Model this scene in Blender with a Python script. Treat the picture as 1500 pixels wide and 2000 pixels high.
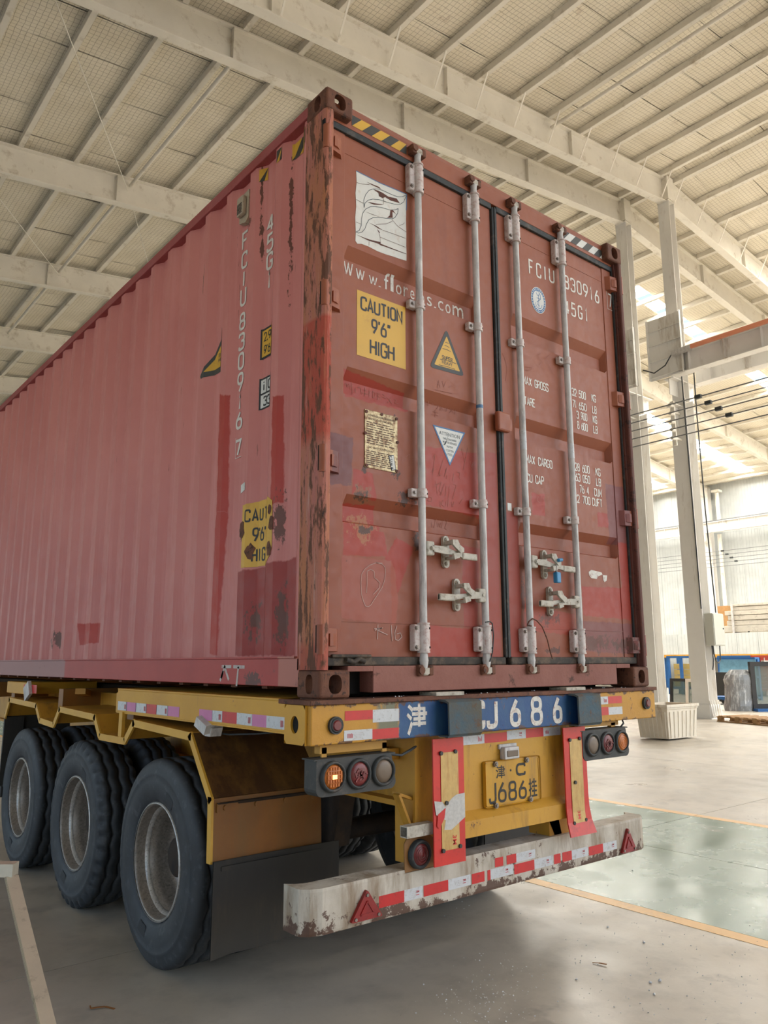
import bpy, bmesh, math, random
from mathutils import Vector, Matrix
random.seed(7)
for o in list(bpy.data.objects): bpy.data.objects.remove(o)
SC = bpy.context.scene
COL = SC.collection
PI = math.pi
G = 1.42                      # height of the container's underside above the floor

# ------------------------------------------------------------------ camera
CAM = Vector((-1.88712636, -2.72565839, 0.152418129 + G))
AZ, EL, ROLL, FPX = 0.687013859, 0.190045088, -0.00332660418, 1519.16345
fw = Vector((math.cos(EL)*math.sin(AZ), math.cos(EL)*math.cos(AZ), math.sin(EL)))
rt = fw.cross(Vector((0, 0, 1))).normalized(); upv = rt.cross(fw)
cr, sr = math.cos(ROLL), math.sin(ROLL)
rt, upv = cr*rt + sr*upv, -sr*rt + cr*upv
cd = bpy.data.cameras.new('camera'); cam = bpy.data.objects.new('camera', cd); COL.objects.link(cam)
cd.sensor_fit = 'HORIZONTAL'; cd.sensor_width = 36; cd.lens = FPX/1500*36; cd.clip_end = 400; cd.clip_start = .02
cam.matrix_world = Matrix(((rt.x, upv.x, -fw.x, CAM.x), (rt.y, upv.y, -fw.y, CAM.y), (rt.z, upv.z, -fw.z, CAM.z), (0, 0, 0, 1)))
SC.camera = cam

# ------------------------------------------------------------------ sky, sun, lamps, exposure
wd = bpy.data.worlds.new('world'); SC.world = wd; wd.use_nodes = True
bg = wd.node_tree.nodes['Background']
sky = wd.node_tree.nodes.new('ShaderNodeTexSky'); sky.sky_type = 'NISHITA'; sky.sun_disc = False
SUN = Vector((.55, -.62, 1.02)).normalized()      # towards the sun: over the open end, front right
sky.sun_elevation = math.asin(SUN.z); sky.sun_rotation = math.atan2(SUN.x, SUN.y); sky.dust_density = 2.0
wd.node_tree.links.new(sky.outputs[0], bg.inputs[0]); bg.inputs[1].default_value = .24
sd = bpy.data.lights.new('sun', 'SUN'); sd.energy = 4.0; sd.angle = math.radians(1.0); sd.color = (1, .93, .82)
sun = bpy.data.objects.new('sun', sd); COL.objects.link(sun)
sun.rotation_euler = (-SUN).to_track_quat('-Z', 'Y').to_euler()
SKYLIGHT = 38.0                # radiance of the sunlit translucent roof panes
vs = SC.view_settings
vs.view_transform = 'Standard'; vs.look = 'None'; vs.gamma = 1; vs.use_curve_mapping = False; vs.exposure = 0.88

# ------------------------------------------------------------------ pixel -> plane helper (built where things stand)
def ray(u, v):
    return fw + rt*((u-750)/FPX) - upv*((v-1000)/FPX)
def at(u, v, ax, val):
    d = ray(u, v); t = (val - CAM[ax])/d[ax]; return CAM + d*t
def ry(u, v, y=.06):          # (x, z) on a plane facing the rear
    p = at(u, v, 1, y); return (p.x, p.z - G)
def rx(u, v, x=.012):         # (y, z) on a plane along the left side
    p = at(u, v, 0, x); return (p.y, p.z - G)

# ------------------------------------------------------------------ object helpers
WL = {}                        # world origin of every object (no rotations on parents)
def reg(o, w): WL[o.name] = Vector(w)
def tag(o, label=None, cat=None, group=None, kind=None):
    if label: o['label'] = label
    if cat: o['category'] = cat
    if group: o['group'] = group
    if kind: o['kind'] = kind
    return o
def thing(name, loc, label=None, cat=None, group=None, kind=None, parent=None):
    o = bpy.data.objects.new(name, None); COL.objects.link(o); o.empty_display_size = .1
    w = Vector(loc); p = WL[parent.name] if parent else Vector((0, 0, 0))
    o.parent = parent; o.location = w - p; reg(o, w)
    return tag(o, label, cat, group, kind)
class MB:
    def __init__(s): s.v = []; s.f = []; s.m = []; s.sm = []; s.mi = 0; s.smooth = False
    def add(s, vs_, fs, mi=None, smooth=None):
        b = len(s.v); s.v += [tuple(x) for x in vs_]
        for f in fs:
            s.f.append([b+i for i in f]); s.m.append(s.mi if mi is None else mi); s.sm.append(s.smooth if smooth is None else smooth)
    def box(s, x0, x1, y0, y1, z0, z1, bev=0, mi=None):
        if bev:
            bm = bmesh.new(); bmesh.ops.create_cube(bm, size=1)
            for q in bm.verts: q.co = Vector(((x0+x1)/2 + q.co.x*(x1-x0), (y0+y1)/2 + q.co.y*(y1-y0), (z0+z1)/2 + q.co.z*(z1-z0)))
            bmesh.ops.bevel(bm, geom=bm.edges[:], offset=bev, segments=2, profile=.5, affect='EDGES')
            s.bm(bm, mi); return s
        s.add([(x0,y0,z0),(x1,y0,z0),(x1,y1,z0),(x0,y1,z0),(x0,y0,z1),(x1,y0,z1),(x1,y1,z1),(x0,y1,z1)],
              [(0,3,2,1),(4,5,6,7),(0,1,5,4),(1,2,6,5),(2,3,7,6),(3,0,4,7)], mi); return s
    def bm(s, bm, mi=None, smooth=None):
        bm.verts.index_update()
        s.add([q.co[:] for q in bm.verts], [[q.index for q in f.verts] for f in bm.faces], mi, smooth); bm.free(); return s
    def obox(s, c, ax, ay, az, mi=None):     # oriented box: centre and three half-axes
        c, ax, ay, az = map(Vector, (c, ax, ay, az)); vs_ = []
        for k in (-1, 1):
            for i, j in ((-1,-1),(1,-1),(1,1),(-1,1)): vs_.append(c + ax*i + ay*j + az*k)
        s.add(vs_, [(0,3,2,1),(4,5,6,7),(0,1,5,4),(1,2,6,5),(2,3,7,6),(3,0,4,7)], mi); return s
    def bar(s, a, b, w, h, up=(0,0,1), mi=None):
        a, b = Vector(a), Vector(b); d = (b-a); L = d.length; d.normalize(); up = Vector(up)
        if abs(d.dot(up)) > .97: up = Vector((0,1,0))
        sd_ = d.cross(up).normalized(); u = sd_.cross(d)
        return s.obox((a+b)/2, d*(L/2), sd_*(w/2), u*(h/2), mi)
    def cyl(s, a, b, r, n=16, r2=None, caps=True, mi=None, smooth=True):
        a, b = Vector(a), Vector(b); d = (b-a).normalized(); t = Vector((0,0,1)) if abs(d.z) < .9 else Vector((1,0,0))
        u = d.cross(t).normalized(); w = d.cross(u); r2 = r if r2 is None else r2; vs_ = []
        for k, (c, rr) in enumerate(((a, r), (b, r2))):
            for i in range(n): vs_.append(c + (u*math.cos(2*PI*i/n) + w*math.sin(2*PI*i/n))*rr)
        s.add(vs_, [(i, (i+1) % n, n+(i+1) % n, n+i) for i in range(n)], mi, smooth)
        if caps: s.add(vs_, [list(range(n))[::-1], list(range(n, 2*n))], mi, False)
        return s
    def tube(s, pts, r, n=8, mi=None):
        pts = [Vector(p) for p in pts]; vs_ = []; u0 = None
        for i, p in enumerate(pts):
            d = (pts[min(i+1, len(pts)-1)] - pts[max(i-1, 0)]).normalized()
            if u0 is None: u0 = d.cross(Vector((0,0,1)) if abs(d.z) < .9 else Vector((1,0,0))).normalized()
            u0 = (u0 - d*u0.dot(d)).normalized(); w = d.cross(u0)
            for k in range(n): vs_.append(p + (u0*math.cos(2*PI*k/n) + w*math.sin(2*PI*k/n))*r)
        fs = [(i*n+k, i*n+(k+1) % n, (i+1)*n+(k+1) % n, (i+1)*n+k) for i in range(len(pts)-1) for k in range(n)]
        s.add(vs_, fs, mi, True); s.add(vs_, [list(range(n))[::-1], [len(vs_)-n+k for k in range(n)]], mi, False); return s
    def prism(s, poly, f0, f1, mi=None):      # poly of 2D points, f0/f1 map 2D -> 3D at both ends
        n = len(poly); vs_ = [f0(p) for p in poly] + [f1(p) for p in poly]
        s.add(vs_, [list(range(n))[::-1], list(range(n, 2*n))] + [(i, (i+1) % n, n+(i+1) % n, n+i) for i in range(n)], mi); return s
    def lathe(s, prof, c, ax=0, n=48, mi=None, mod=None, smooth=True):   # prof: (axial, radius) list, around the X axis by default
        vs_ = []; m = len(prof)
        for i in range(n):
            a = 2*PI*i/n
            for j, (t, r) in enumerate(prof):
                if mod: t, r = mod(i, j, t, r)
                q = (t, r*math.cos(a), r*math.sin(a))
                if ax == 1: q = (r*math.cos(a), t, r*math.sin(a))
                if ax == 2: q = (r*math.cos(a), r*math.sin(a), t)
                vs_.append((c[0]+q[0], c[1]+q[1], c[2]+q[2]))
        fs = [(i*m+j, i*m+j+1, ((i+1) % n)*m+j+1, ((i+1) % n)*m+j) for i in range(n) for j in range(m-1)]
        s.add(vs_, fs, mi, smooth); return s
    def build(s, name, mats, parent=None, origin=None):
        me = bpy.data.meshes.new(name)
        w = Vector(origin) if origin is not None else (WL[parent.name] if parent else Vector((0,0,0)))
        me.from_pydata([(a-w.x, b-w.y, c-w.z) for a, b, c in s.v], [], s.f)
        for m in (mats if isinstance(mats, (list, tuple)) else [mats]): me.materials.append(m)
        me.polygons.foreach_set('material_index', s.m); me.polygons.foreach_set('use_smooth', s.sm)
        bm = bmesh.new(); bm.from_mesh(me)
        bmesh.ops.recalc_face_normals(bm, faces=bm.faces[:]); bm.to_mesh(me); bm.free(); me.update()
        o = bpy.data.objects.new(name, me); COL.objects.link(o)
        p = WL[parent.name] if parent else Vector((0,0,0))
        o.parent = parent; o.location = w - p; reg(o, w); return o
def dup(o, dloc, parent=None, label=None, group=None, rz=0):
    c = o.copy(); COL.objects.link(c)
    if parent is not None: c.parent = parent
    c.location = o.location + Vector(dloc); reg(c, WL[o.name] + Vector(dloc)); c.rotation_euler.z += rz
    if label: c['label'] = label
    if group: c['group'] = group
    for ch in list(o.children):
        d = ch.copy(); COL.objects.link(d); d.parent = c; reg(d, WL[ch.name] + Vector(dloc))
        for g in list(ch.children):
            e = g.copy(); COL.objects.link(e); e.parent = d; reg(e, WL[g.name] + Vector(dloc))
    return c
def clone(o, dloc, parent):          # a lone part that shares mesh data
    c = o.copy(); COL.objects.link(c); c.parent = parent; c.location = o.location + Vector(dloc); reg(c, WL[o.name] + Vector(dloc)); return c

# ------------------------------------------------------------------ lettering
TX = bpy.data.curves.new('t', 'FONT'); TXO = bpy.data.objects.new('t', TX); COL.objects.link(TXO); TCACHE = {}
def glyphs(s, bold=0.0):
    k = (s, bold)
    if k not in TCACHE:
        TX.body = s; TX.offset = bold; TX.resolution_u = 3
        bpy.context.view_layer.update()
        dg = bpy.context.evaluated_depsgraph_get(); me = bpy.data.meshes.new_from_object(TXO.evaluated_get(dg))
        vs_ = [(v.co.x, v.co.y) for v in me.vertices]; fs = [list(p.vertices) for p in me.polygons]
        bpy.data.meshes.remove(me)
        x0 = min(v[0] for v in vs_); x1 = max(v[0] for v in vs_); y0 = min(v[1] for v in vs_); y1 = max(v[1] for v in vs_)
        TCACHE[k] = ([((x-x0)/(x1-x0), (y-y0)/(y1-y0)) for x, y in vs_], fs)
    return TCACHE[k]
def text(mb, s, x0, x1, z0, z1, fmap, bold=.0, mi=None, cuts=None, rot=0):
    vs_, fs = glyphs(s, bold)
    pts = []
    for a, b in vs_:
        if rot == 1: a, b = b, 1-a            # reads downwards
        pts.append((x0+(x1-x0)*a, z0+(z1-z0)*b))
    sheet(mb, pts, fs, fmap, mi, cuts)
def sheet(mb, pts, fs, fmap, mi=None, cuts=None):
    if cuts:                                   # split along the folds of the metal below
        bm = bmesh.new(); vv = [bm.verts.new((a, b, 0)) for a, b in pts]
        for f in fs:
            try: bm.faces.new([vv[i] for i in f])
            except ValueError: pass
        axis, vals = cuts
        lo = min(p[axis] for p in pts); hi = max(p[axis] for p in pts)
        for c in vals:
            if lo < c < hi:
                co = [0,0,0]; no = [0,0,0]; co[axis] = c; no[axis] = 1
                bmesh.ops.bisect_plane(bm, geom=bm.verts[:]+bm.edges[:]+bm.faces[:], plane_co=co, plane_no=no)
        bm.verts.index_update()
        pts = [(q.co.x, q.co.y) for q in bm.verts]; fs = [[q.index for q in f.verts] for f in bm.faces]; bm.free()
    mb.add([fmap(a, b) for a, b in pts], fs, mi, False)
def quad(mb, x0, x1, z0, z1, fmap, mi=None, cuts=None): sheet(mb, [(x0,z0),(x1,z0),(x1,z1),(x0,z1)], [(0,1,2,3)], fmap, mi, cuts)
def poly(mb, pts, fmap, mi=None, cuts=None): sheet(mb, list(pts), [list(range(len(pts)))], fmap, mi, cuts)
def strokes(mb, lines, w, fmap, mi=None):      # thin ribbons for hand writing
    for ln in lines:
        for (a, b), (c, d) in zip(ln[:-1], ln[1:]):
            L = math.hypot(c-a, d-b) or 1e-6; nx, nz = -(d-b)/L*w/2, (c-a)/L*w/2
            mb.add([fmap(a+nx, b+nz), fmap(c+nx, d+nz), fmap(c-nx, d-nz), fmap(a-nx, b-nz)], [(0,1,2,3)], mi, False)

# painted stencil lettering: each sign is a set of filleted centre lines (x, y, 0 = sharp corner)
S0 = 0
def _loop(x0, y0, x1, y1): return ('c', [(x0,y0),(x1,y0),(x1,y1),(x0,y1)])
SG = {'A': [[(0,0),(.5,1,S0),(1,0)],[(.17,.3),(.83,.3)]], 'B': [[(0,0),(0,1)],[(0,1),(1,1),(1,.53),(.1,.53)],[(.1,.53),(1,.53),(1,0),(0,0)]], 'C': [[(1,.74),(1,1),(0,1),(0,0),(1,0),(1,.26)]],
 'D': [[(0,0),(0,1)],[(0,1),(1,1),(1,0),(0,0)]], 'E': [[(1,1),(0,1,S0),(0,0,S0),(1,0)],[(0,.52),(.8,.52)]], 'F': [[(1,1),(0,1,S0),(0,0)],[(0,.52),(.8,.52)]], 'G': [[(1,.76),(1,1),(0,1),(0,0),(1,0),(1,.46,S0),(.55,.46)]],
 'H': [[(0,0),(0,1)],[(1,0),(1,1)],[(0,.52),(1,.52)]], 'I': [[(.5,0),(.5,1)]], 'J': [[(1,1),(1,0),(0,0),(0,.24)]], 'K': [[(0,0),(0,1)],[(1,1),(0,.42)],[(.35,.62),(1,0)]], 'L': [[(0,1),(0,0,S0),(1,0)]],
 'M': [[(0,0),(0,1,S0),(.5,.35,S0),(1,1,S0),(1,0)]], 'N': [[(0,0),(0,1,S0),(1,0,S0),(1,1)]], 'O': [_loop(0,0,1,1)], 'P': [[(0,0),(0,1)],[(0,1),(1,1),(1,.48),(0,.48)]], 'R': [[(0,0),(0,1)],[(0,1),(1,1),(1,.5),(0,.5)],[(.5,.5),(1,0)]],
 'S': [[(1,.78),(1,1),(0,1),(0,.53),(1,.47),(1,0),(0,0),(0,.22)]], 'T': [[(0,1),(1,1)],[(.5,1),(.5,0)]], 'U': [[(0,1),(0,0),(1,0),(1,1)]], 'W': [[(0,1),(.25,0,S0),(.5,.7,S0),(.75,0,S0),(1,1)]], 'X': [[(0,0),(1,1)],[(0,1),(1,0)]],
 'Y': [[(0,1),(.5,.45,S0),(1,1)],[(.5,.45),(.5,0)]], '0': [_loop(0,0,1,1)], '1': [[(.2,.82),(.6,1,S0),(.6,0)]], '2': [[(0,.74),(0,1),(1,1),(1,.56),(0,0,S0),(1,0)]], '3': [[(0,.8),(0,1),(1,1),(1,.53),(.4,.53)],[(.4,.53),(1,.53),(1,0),(0,0),(0,.2)]],
 '4': [[(.72,0),(.72,1)],[(.72,.98),(0,.28,S0),(1,.28)]], '5': [[(.95,1),(.1,1,S0),(.05,.55,S0),(1,.64),(1,0),(0,0),(0,.2)]], '6': [_loop(0,0,1,.58),[(0,.32),(.04,.5),(.68,1)]], '7': [[(0,1),(1,1,S0),(.4,0)]], '8': [_loop(.06,.53,.94,1),_loop(0,0,1,.53)],
 '9': [_loop(0,.42,1,1),[(1,.68),(.96,.5),(.32,0)]], "'": [[(.6,1),(.4,.76)]], '"': [[(.3,1),(.2,.76)],[(.8,1),(.7,.76)]], 'm': [[(0,0),(0,.7)],[(0,.7),(.5,.7),(.5,0)],[(.5,.7),(1,.7),(1,0)]], 'i': [[(.5,0),(.5,.68)],[(.5,.88),(.5,1)]], ',': [[(.5,.08),(.4,-.12)]]}
def _fillet(pts, closed, rmax):
    out = []; n = len(pts)
    for i, p in enumerate(pts):
        if (not closed and i in (0, n-1)) or p[2] == 0: out.append((p[0], p[1])); continue
        q, r_ = pts[i-1], pts[(i+1) % n]
        a = Vector((q[0]-p[0], q[1]-p[1])); b = Vector((r_[0]-p[0], r_[1]-p[1])); la, lb = a.length, b.length
        r = min(rmax, la*.5, lb*.5)
        a.normalize(); b.normalize(); P0_ = Vector(p[:2]) + a*r; P1_ = Vector(p[:2]) + b*r; Pm = Vector(p[:2])
        for k in range(7):
            t = k/6; v = P0_*(1-t)**2 + Pm*2*t*(1-t) + P1_*t*t; v = v*.62 + (v + (Pm-v)*.18)*.38; out.append((v.x, v.y))
    return out
def stext(mb, s, x0, x1, z0, z1, fmap, sw=.010, mi=0, cuts=None):
    sg = 1 if x1 > x0 else -1; Wd = abs(x1-x0); H = z1-z0; adv = 0.0; items = []
    for ch in s:
        w = .9 if ch == ' ' else (.22 if ch in "I'i,1" else (.5 if ch == '"' else (1.15 if ch in 'MWm' else 1.0)))
        items.append((ch, adv, w)); adv += w + .38
    adv -= .38; u = (Wd - sw)/adv if adv > 0 else 1; H2 = H - sw
    pa, pb = fmap(x0, z0), fmap(x1, z0); axk = 1 if abs(pb[0]-pa[0]) > abs(pb[1]-pa[1]) else 0; ks = 0
    for ch, a, w in items:
        if ch == ' ': continue
        for st in SG[ch]:
            closed = isinstance(st, tuple); pl_ = st[1] if closed else st
            pts = [(sw/2 + (a + p[0]*w)*u, sw/2 + p[1]*H2, p[2] if len(p) > 2 else 1) for p in pl_]
            pts = _fillet(pts, closed, .5*w*u); n = len(pts); L_, R_2 = [], []
            for i in range(n):
                p, q, r = Vector(pts[i-1]), Vector(pts[i]), Vector(pts[(i+1) % n])
                d1 = (q-p) if (closed or i > 0) else (r-q); d2 = (r-q) if (closed or i < n-1) else (q-p)
                if d1.length < 1e-9: d1 = d2
                if d2.length < 1e-9: d2 = d1
                d1.normalize(); d2.normalize(); nn = Vector((-(d1.y+d2.y), d1.x+d2.x))
                nn = nn.normalized() if nn.length > 1e-6 else Vector((-d1.y, d1.x)); k = sw/2/max(.45, nn.dot(Vector((-d1.y, d1.x))))
                L_.append(q+nn*k); R_2.append(q-nn*k)
            P_ = [(x0 + sg*v.x, z0 + v.y) for v in L_ + R_2]
            fs = [(i, i+1, n+i+1, n+i) for i in range(n-1)] + ([(n-1, 0, n, 2*n-1)] if closed else [])
            ks += 1
            def f2(a, b, k=ks % 4):        # overlapping strokes lie a hair above one another
                q = list(fmap(a, b)); q[axk] -= .00022*k; return tuple(q)
            sheet(mb, P_, fs, f2, mi, cuts)

# ------------------------------------------------------------------ material kit
def lin(r, g, b):
    f = lambda c: (c/255/12.92) if c/255 <= .04045 else ((c/255+.055)/1.055)**2.4
    return (f(r), f(g), f(b), 1)
class NT:
    def __init__(s, name):
        s.m = bpy.data.materials.new(name); s.m.use_nodes = True; s.t = s.m.node_tree
        s.b = s.t.nodes['Principled BSDF']; s.tc = s.n('ShaderNodeTexCoord')
        s.P = s.tc.outputs['Object']; s._sep = {}
    def n(s, ty, **kw):
        x = s.t.nodes.new(ty)
        for k, v in kw.items(): setattr(x, k, v)
        return x
    def lk(s, a, b): s.t.links.new(a, b)
    def put(s, inp, v):
        if isinstance(v, (int, float, tuple)): inp.default_value = v
        else: s.lk(v, inp)
    def math(s, op, a, b=0.0, clamp=False):
        x = s.n('ShaderNodeMath', operation=op); x.use_clamp = clamp; s.put(x.inputs[0], a); s.put(x.inputs[1], b); return x.outputs[0]
    def vm(s, op, a, b=(0,0,0)):
        x = s.n('ShaderNodeVectorMath', operation=op); s.put(x.inputs[0], a); s.put(x.inputs[1], b)
        return x.outputs['Value'] if op in ('DOT_PRODUCT', 'LENGTH') else x.outputs[0]
    def noise(s, scale, det=4, rough=.6, vec=None, sc3=None):
        v = vec or s.P
        if sc3: v = s.vm('MULTIPLY', v, sc3)
        x = s.n('ShaderNodeTexNoise'); s.lk(v, x.inputs['Vector']); x.inputs['Scale'].default_value = scale
        x.inputs['Detail'].default_value = det; x.inputs['Roughness'].default_value = rough; s.last = x; return x.outputs[0]
    def ramp(s, f, lo, hi, a=0.0, b=1.0):
        x = s.n('ShaderNodeMapRange'); s.put(x.inputs[0], f); x.inputs[1].default_value = lo; x.inputs[2].default_value = hi
        x.inputs[3].default_value = a; x.inputs[4].default_value = b; return x.outputs[0]
    def mix(s, f, a, b, mode='MIX'):
        x = s.n('ShaderNodeMix', data_type='RGBA', blend_type=mode); s.put(x.inputs[0], f); s.put(x.inputs[6], a); s.put(x.inputs[7], b); return x.outputs[2]
    def sep(s, v=None):
        v = v or s.P; x = s.n('ShaderNodeSeparateXYZ'); s.lk(v, x.inputs[0]); return x.outputs
    def bump(s, h, st=.3, d=.005):
        x = s.n('ShaderNodeBump'); s.lk(h, x.inputs['Height']); x.inputs['Strength'].default_value = st; x.inputs['Distance'].default_value = d
        s.lk(x.outputs[0], s.b.inputs['Normal'])
    def out(s, col, rough=.6, metal=0.0, spec=None):
        s.put(s.b.inputs['Base Color'], col); s.put(s.b.inputs['Roughness'], rough); s.put(s.b.inputs['Metallic'], metal)
        if spec is not None: s.b.inputs['Specular IOR Level'].default_value = spec
        return s.m
    # soft-edged painted patch: convex polygon in two axes of the object space
    def patch(s, pts, vec, ia, ib, soft=.0015):
        cx = sum(p[0] for p in pts)/len(pts); cz = sum(p[1] for p in pts)/len(pts); d = None
        for (a, b), (c, e) in zip(pts, pts[1:]+pts[:1]):
            nx, nz = e-b, -(c-a); L = math.hypot(nx, nz) or 1e-6; nx, nz = nx/L, nz/L
            if nx*(cx-a) + nz*(cz-b) > 0: nx, nz = -nx, -nz
            k = [0,0,0]; k[ia] = nx; k[ib] = nz
            q = s.math('SUBTRACT', s.vm('DOT_PRODUCT', vec, tuple(k)), nx*a + nz*b)
            d = q if d is None else s.math('MAXIMUM', d, q)
        return s.ramp(d, soft, -soft)
    def blob(s, c, r, nz, vec=None, k=.9):     # ragged rust spot around a point
        d = s.vm('LENGTH', s.vm('DIVIDE', s.vm('SUBTRACT', vec or s.P, c), r))
        if not hasattr(s, '_fine'): s._fine = s.noise(70, 5, .7, sc3=(1, 1, .5))
        return s.ramp(s.math('ADD', d, s.math('ADD', s.math('MULTIPLY', s.math('SUBTRACT', nz, .5), 3.2), s.math('MULTIPLY', s.math('SUBTRACT', s._fine, .42), 2.4))), k+.1, k-.1)
def simple(name, rgb, rough=.55, metal=0.0, var=.12, sc=6.0, bump=0.0, bsc=60.0, dirt=None, dirt_amt=.5, streak=False, spec=None):
    n = NT(name); c = lin(*rgb)
    f = n.noise(sc, 5, .6); dk = tuple(x*(1-var*2) for x in c[:3]) + (1,)
    col = n.mix(n.ramp(f, .3, .7), dk, c)
    if dirt:
        g = n.noise(sc*1.7, 6, .7, sc3=(1,1,.18) if streak else None)
        col = n.mix(n.ramp(g, .62-dirt_amt*.25, .78-dirt_amt*.2, 0, .9), col, lin(*dirt))
    if bump: n.bump(n.noise(bsc, 3), bump, .004)
    return n.out(col, rough, metal, spec)
def glow(name, rgb, strength):
    n = NT(name); n.b.inputs['Emission Color'].default_value = (*rgb, 1); n.b.inputs['Emission Strength'].default_value = strength
    return n.out((.8,.8,.8,1), .5)

# ------------------------------------------------------------------ materials
M = {}
M['white_steel'] = simple('white_steel', (238,232,219), .5, 0, .05, 1.5, dirt=(190,178,158), dirt_amt=.25)
M['column_steel'] = simple('column_steel', (240,237,231), .45, 0, .04, 1.2, dirt=(170,152,128), dirt_amt=.2, streak=True)
M['void'] = simple('void', (14,13,12), .9)
M['dark_metal'] = simple('dark_metal', (42,42,41), .55, .2, .2, 9)
M['chassis_dark'] = simple('chassis_dark', (58,42,28), .8, 0, .25, 6, dirt=(26,22,19), dirt_amt=.7)
def insulation():
    n = NT('insulation'); P = n.P; x, y, z = n.sep()
    w = n.noise(1.1, 3, .5); w2 = n.noise(5, 3, .5)
    base = n.mix(n.ramp(w, .3, .7), lin(226,217,196), lin(238,230,212))
    base = n.mix(n.ramp(n.noise(.8, 6, .7), .66, .72, 0, .45), base, lin(150,118,84))
    xx = n.math('ADD', x, n.math('MULTIPLY', w2, .05)); yy = n.math('ADD', y, n.math('MULTIPLY', w2, .05))
    def grid(v, p, wd):
        m = n.math('PINGPONG', v, p/2); return n.ramp(m, wd, wd*.4)
    g = n.math('MAXIMUM', grid(xx, .115, .006), grid(yy, .115, .006))
    col = n.mix(n.math('MULTIPLY', g, .62), base, lin(128,112,88))
    n.bump(n.math('SUBTRACT', n.noise(3.0, 4), n.math('MULTIPLY', g, .25)), .5, .05)
    return n.out(col, .8)
M['insulation'] = insulation()
def cladding():
    n = NT('cladding'); x, y, z = n.sep()
    col = n.mix(n.ramp(n.noise(1.2, 4), .35, .65), lin(188,192,191), lin(202,205,203))
    g = n.ramp(n.math('PINGPONG', y, .1), .012, .004)
    col = n.mix(n.math('MULTIPLY', g, .25), col, lin(140,143,143)); n.bump(n.math('SUBTRACT', 1.0, g), .6, .02)
    return n.out(col, .4)
M['cladding'] = cladding()
def concrete():
    n = NT('concrete'); P = n.P
    a = n.noise(.55, 6, .62); b = n.noise(3.2, 6, .65); c = n.noise(26, 4, .6)
    col = n.mix(n.ramp(a, .3, .72), lin(166,158,145), lin(198,188,172))
    col = n.mix(n.ramp(b, .48, .75, 0, .55), col, lin(128,121,112))
    st = n.noise(2.0, 6, .7, sc3=(.25, 2.6, 1)); col = n.mix(n.ramp(st, .58, .74, 0, .35), col, lin(204,194,176))
    col = n.mix(n.ramp(n.noise(1.3, 5, .7), .64, .7, 0, .35), col, lin(96,90,84))
    col = n.mix(n.ramp(c, .7, .76, 0, .5), col, lin(92,86,80))
    r = n.ramp(n.noise(1.7, 5, .6), .3, .7, .26, .5)
    n.bump(n.math('ADD', n.noise(9, 5), n.math('MULTIPLY', c, .3)), .12, .01)
    return n.out(col, r)
M['concrete'] = concrete()
def green_paint():
    n = NT('green_paint')
    col = n.mix(n.ramp(n.noise(.8, 5), .3, .7), lin(112,138,124), lin(134,157,142))
    wear = n.noise(2.3, 7, .72, sc3=(1, .45, 1)); col = n.mix(n.ramp(wear, .6, .72, 0, .6), col, lin(176,180,164))
    n.bump(n.noise(7, 5), .1, .008)
    return n.out(col, n.ramp(n.noise(2.2, 4), .35, .65, .16, .34))
M['green_paint'] = green_paint()
M['yellow_line'] = simple('yellow_line', (236,186,112), .4, 0, .05, 3, dirt=(196,160,110), dirt_amt=.35)

def side_paint():
    n = NT('side_paint'); P = n.P; x, y, z = n.sep()
    base = n.mix(n.ramp(n.noise(1.1, 5), .3, .7), lin(200,120,114), lin(212,136,128))
    base = n.mix(n.ramp(z, 1.5, .1, 0, .55), base, lin(176,96,88))               # less bleached lower down
    st = n.noise(5, 5, .65, sc3=(3, 3, .12)); base = n.mix(n.ramp(st, .52, .7, 0, .5), base, lin(216,146,140))
    nz = n.noise(22, 4, .6, sc3=(1,1,.6)); off = n.vm('SCALE', n.last.outputs['Color'], (0,0,0)); off.node.inputs['Scale'].default_value = .03
    V = n.vm('ADD', P, off)
    red = lin(176,56,42)
    pat = [[(432,772),(447,772),(441,1000),(425,1000)],[(425,1000),(441,1000),(425,1279),(411,1279)],
           [(535,775),(551,772),(549,980),(531,985)],[(462,1118),(570,1088),(568,1281),(458,1281)],[(153,1218),(193,1217),(193,1254),(153,1260)]]
    for k, q in enumerate(pat):
        pts = [(a-.0-.0, b) for a, b in [rx(u, v, .02) for u, v in q]]
        pts = [(a+.015, b+.015) for a, b in pts]
        base = n.mix(n.patch(pts, V, 1, 2, .004), base, red if k != 3 else lin(150,48,38))
    # rust: thin vertical streaks and local scabs
    r1 = n.noise(9, 7, .72, sc3=(2.2, 2.2, .22)); band = n.ramp(y, 1.6, .2, .0, .035)
    m = n.ramp(n.math('ADD', r1, band), .665, .71)
    base = n.mix(n.math('MULTIPLY', m, .9), base, lin(104,62,44))
    for u, v, ra, rz in [(490,1210,.05,.11),(545,1210,.045,.16),(478,1040,.035,.05),(505,1085,.05,.04),(110,1250,.13,.07),(256,1150,.03,.07),(485,440,.05,.05),(507,480,.012,.16),(508,380,.008,.3),(562,420,.012,.42),(545,1010,.04,.12),(210,340,.1,.2)]:
        a, b = rx(u, v, .02); base = n.mix(n.math('MULTIPLY', n.blob((.03, a, b), (9, ra, rz), nz), .92), base, lin(92,50,32))
    n.bump(n.math('ADD', n.noise(2.5, 3), n.math('MULTIPLY', nz, .12)), .12, .02)
    return n.out(base, n.ramp(nz, .3, .7, .42, .6))
M['side_paint'] = side_paint()
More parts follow.
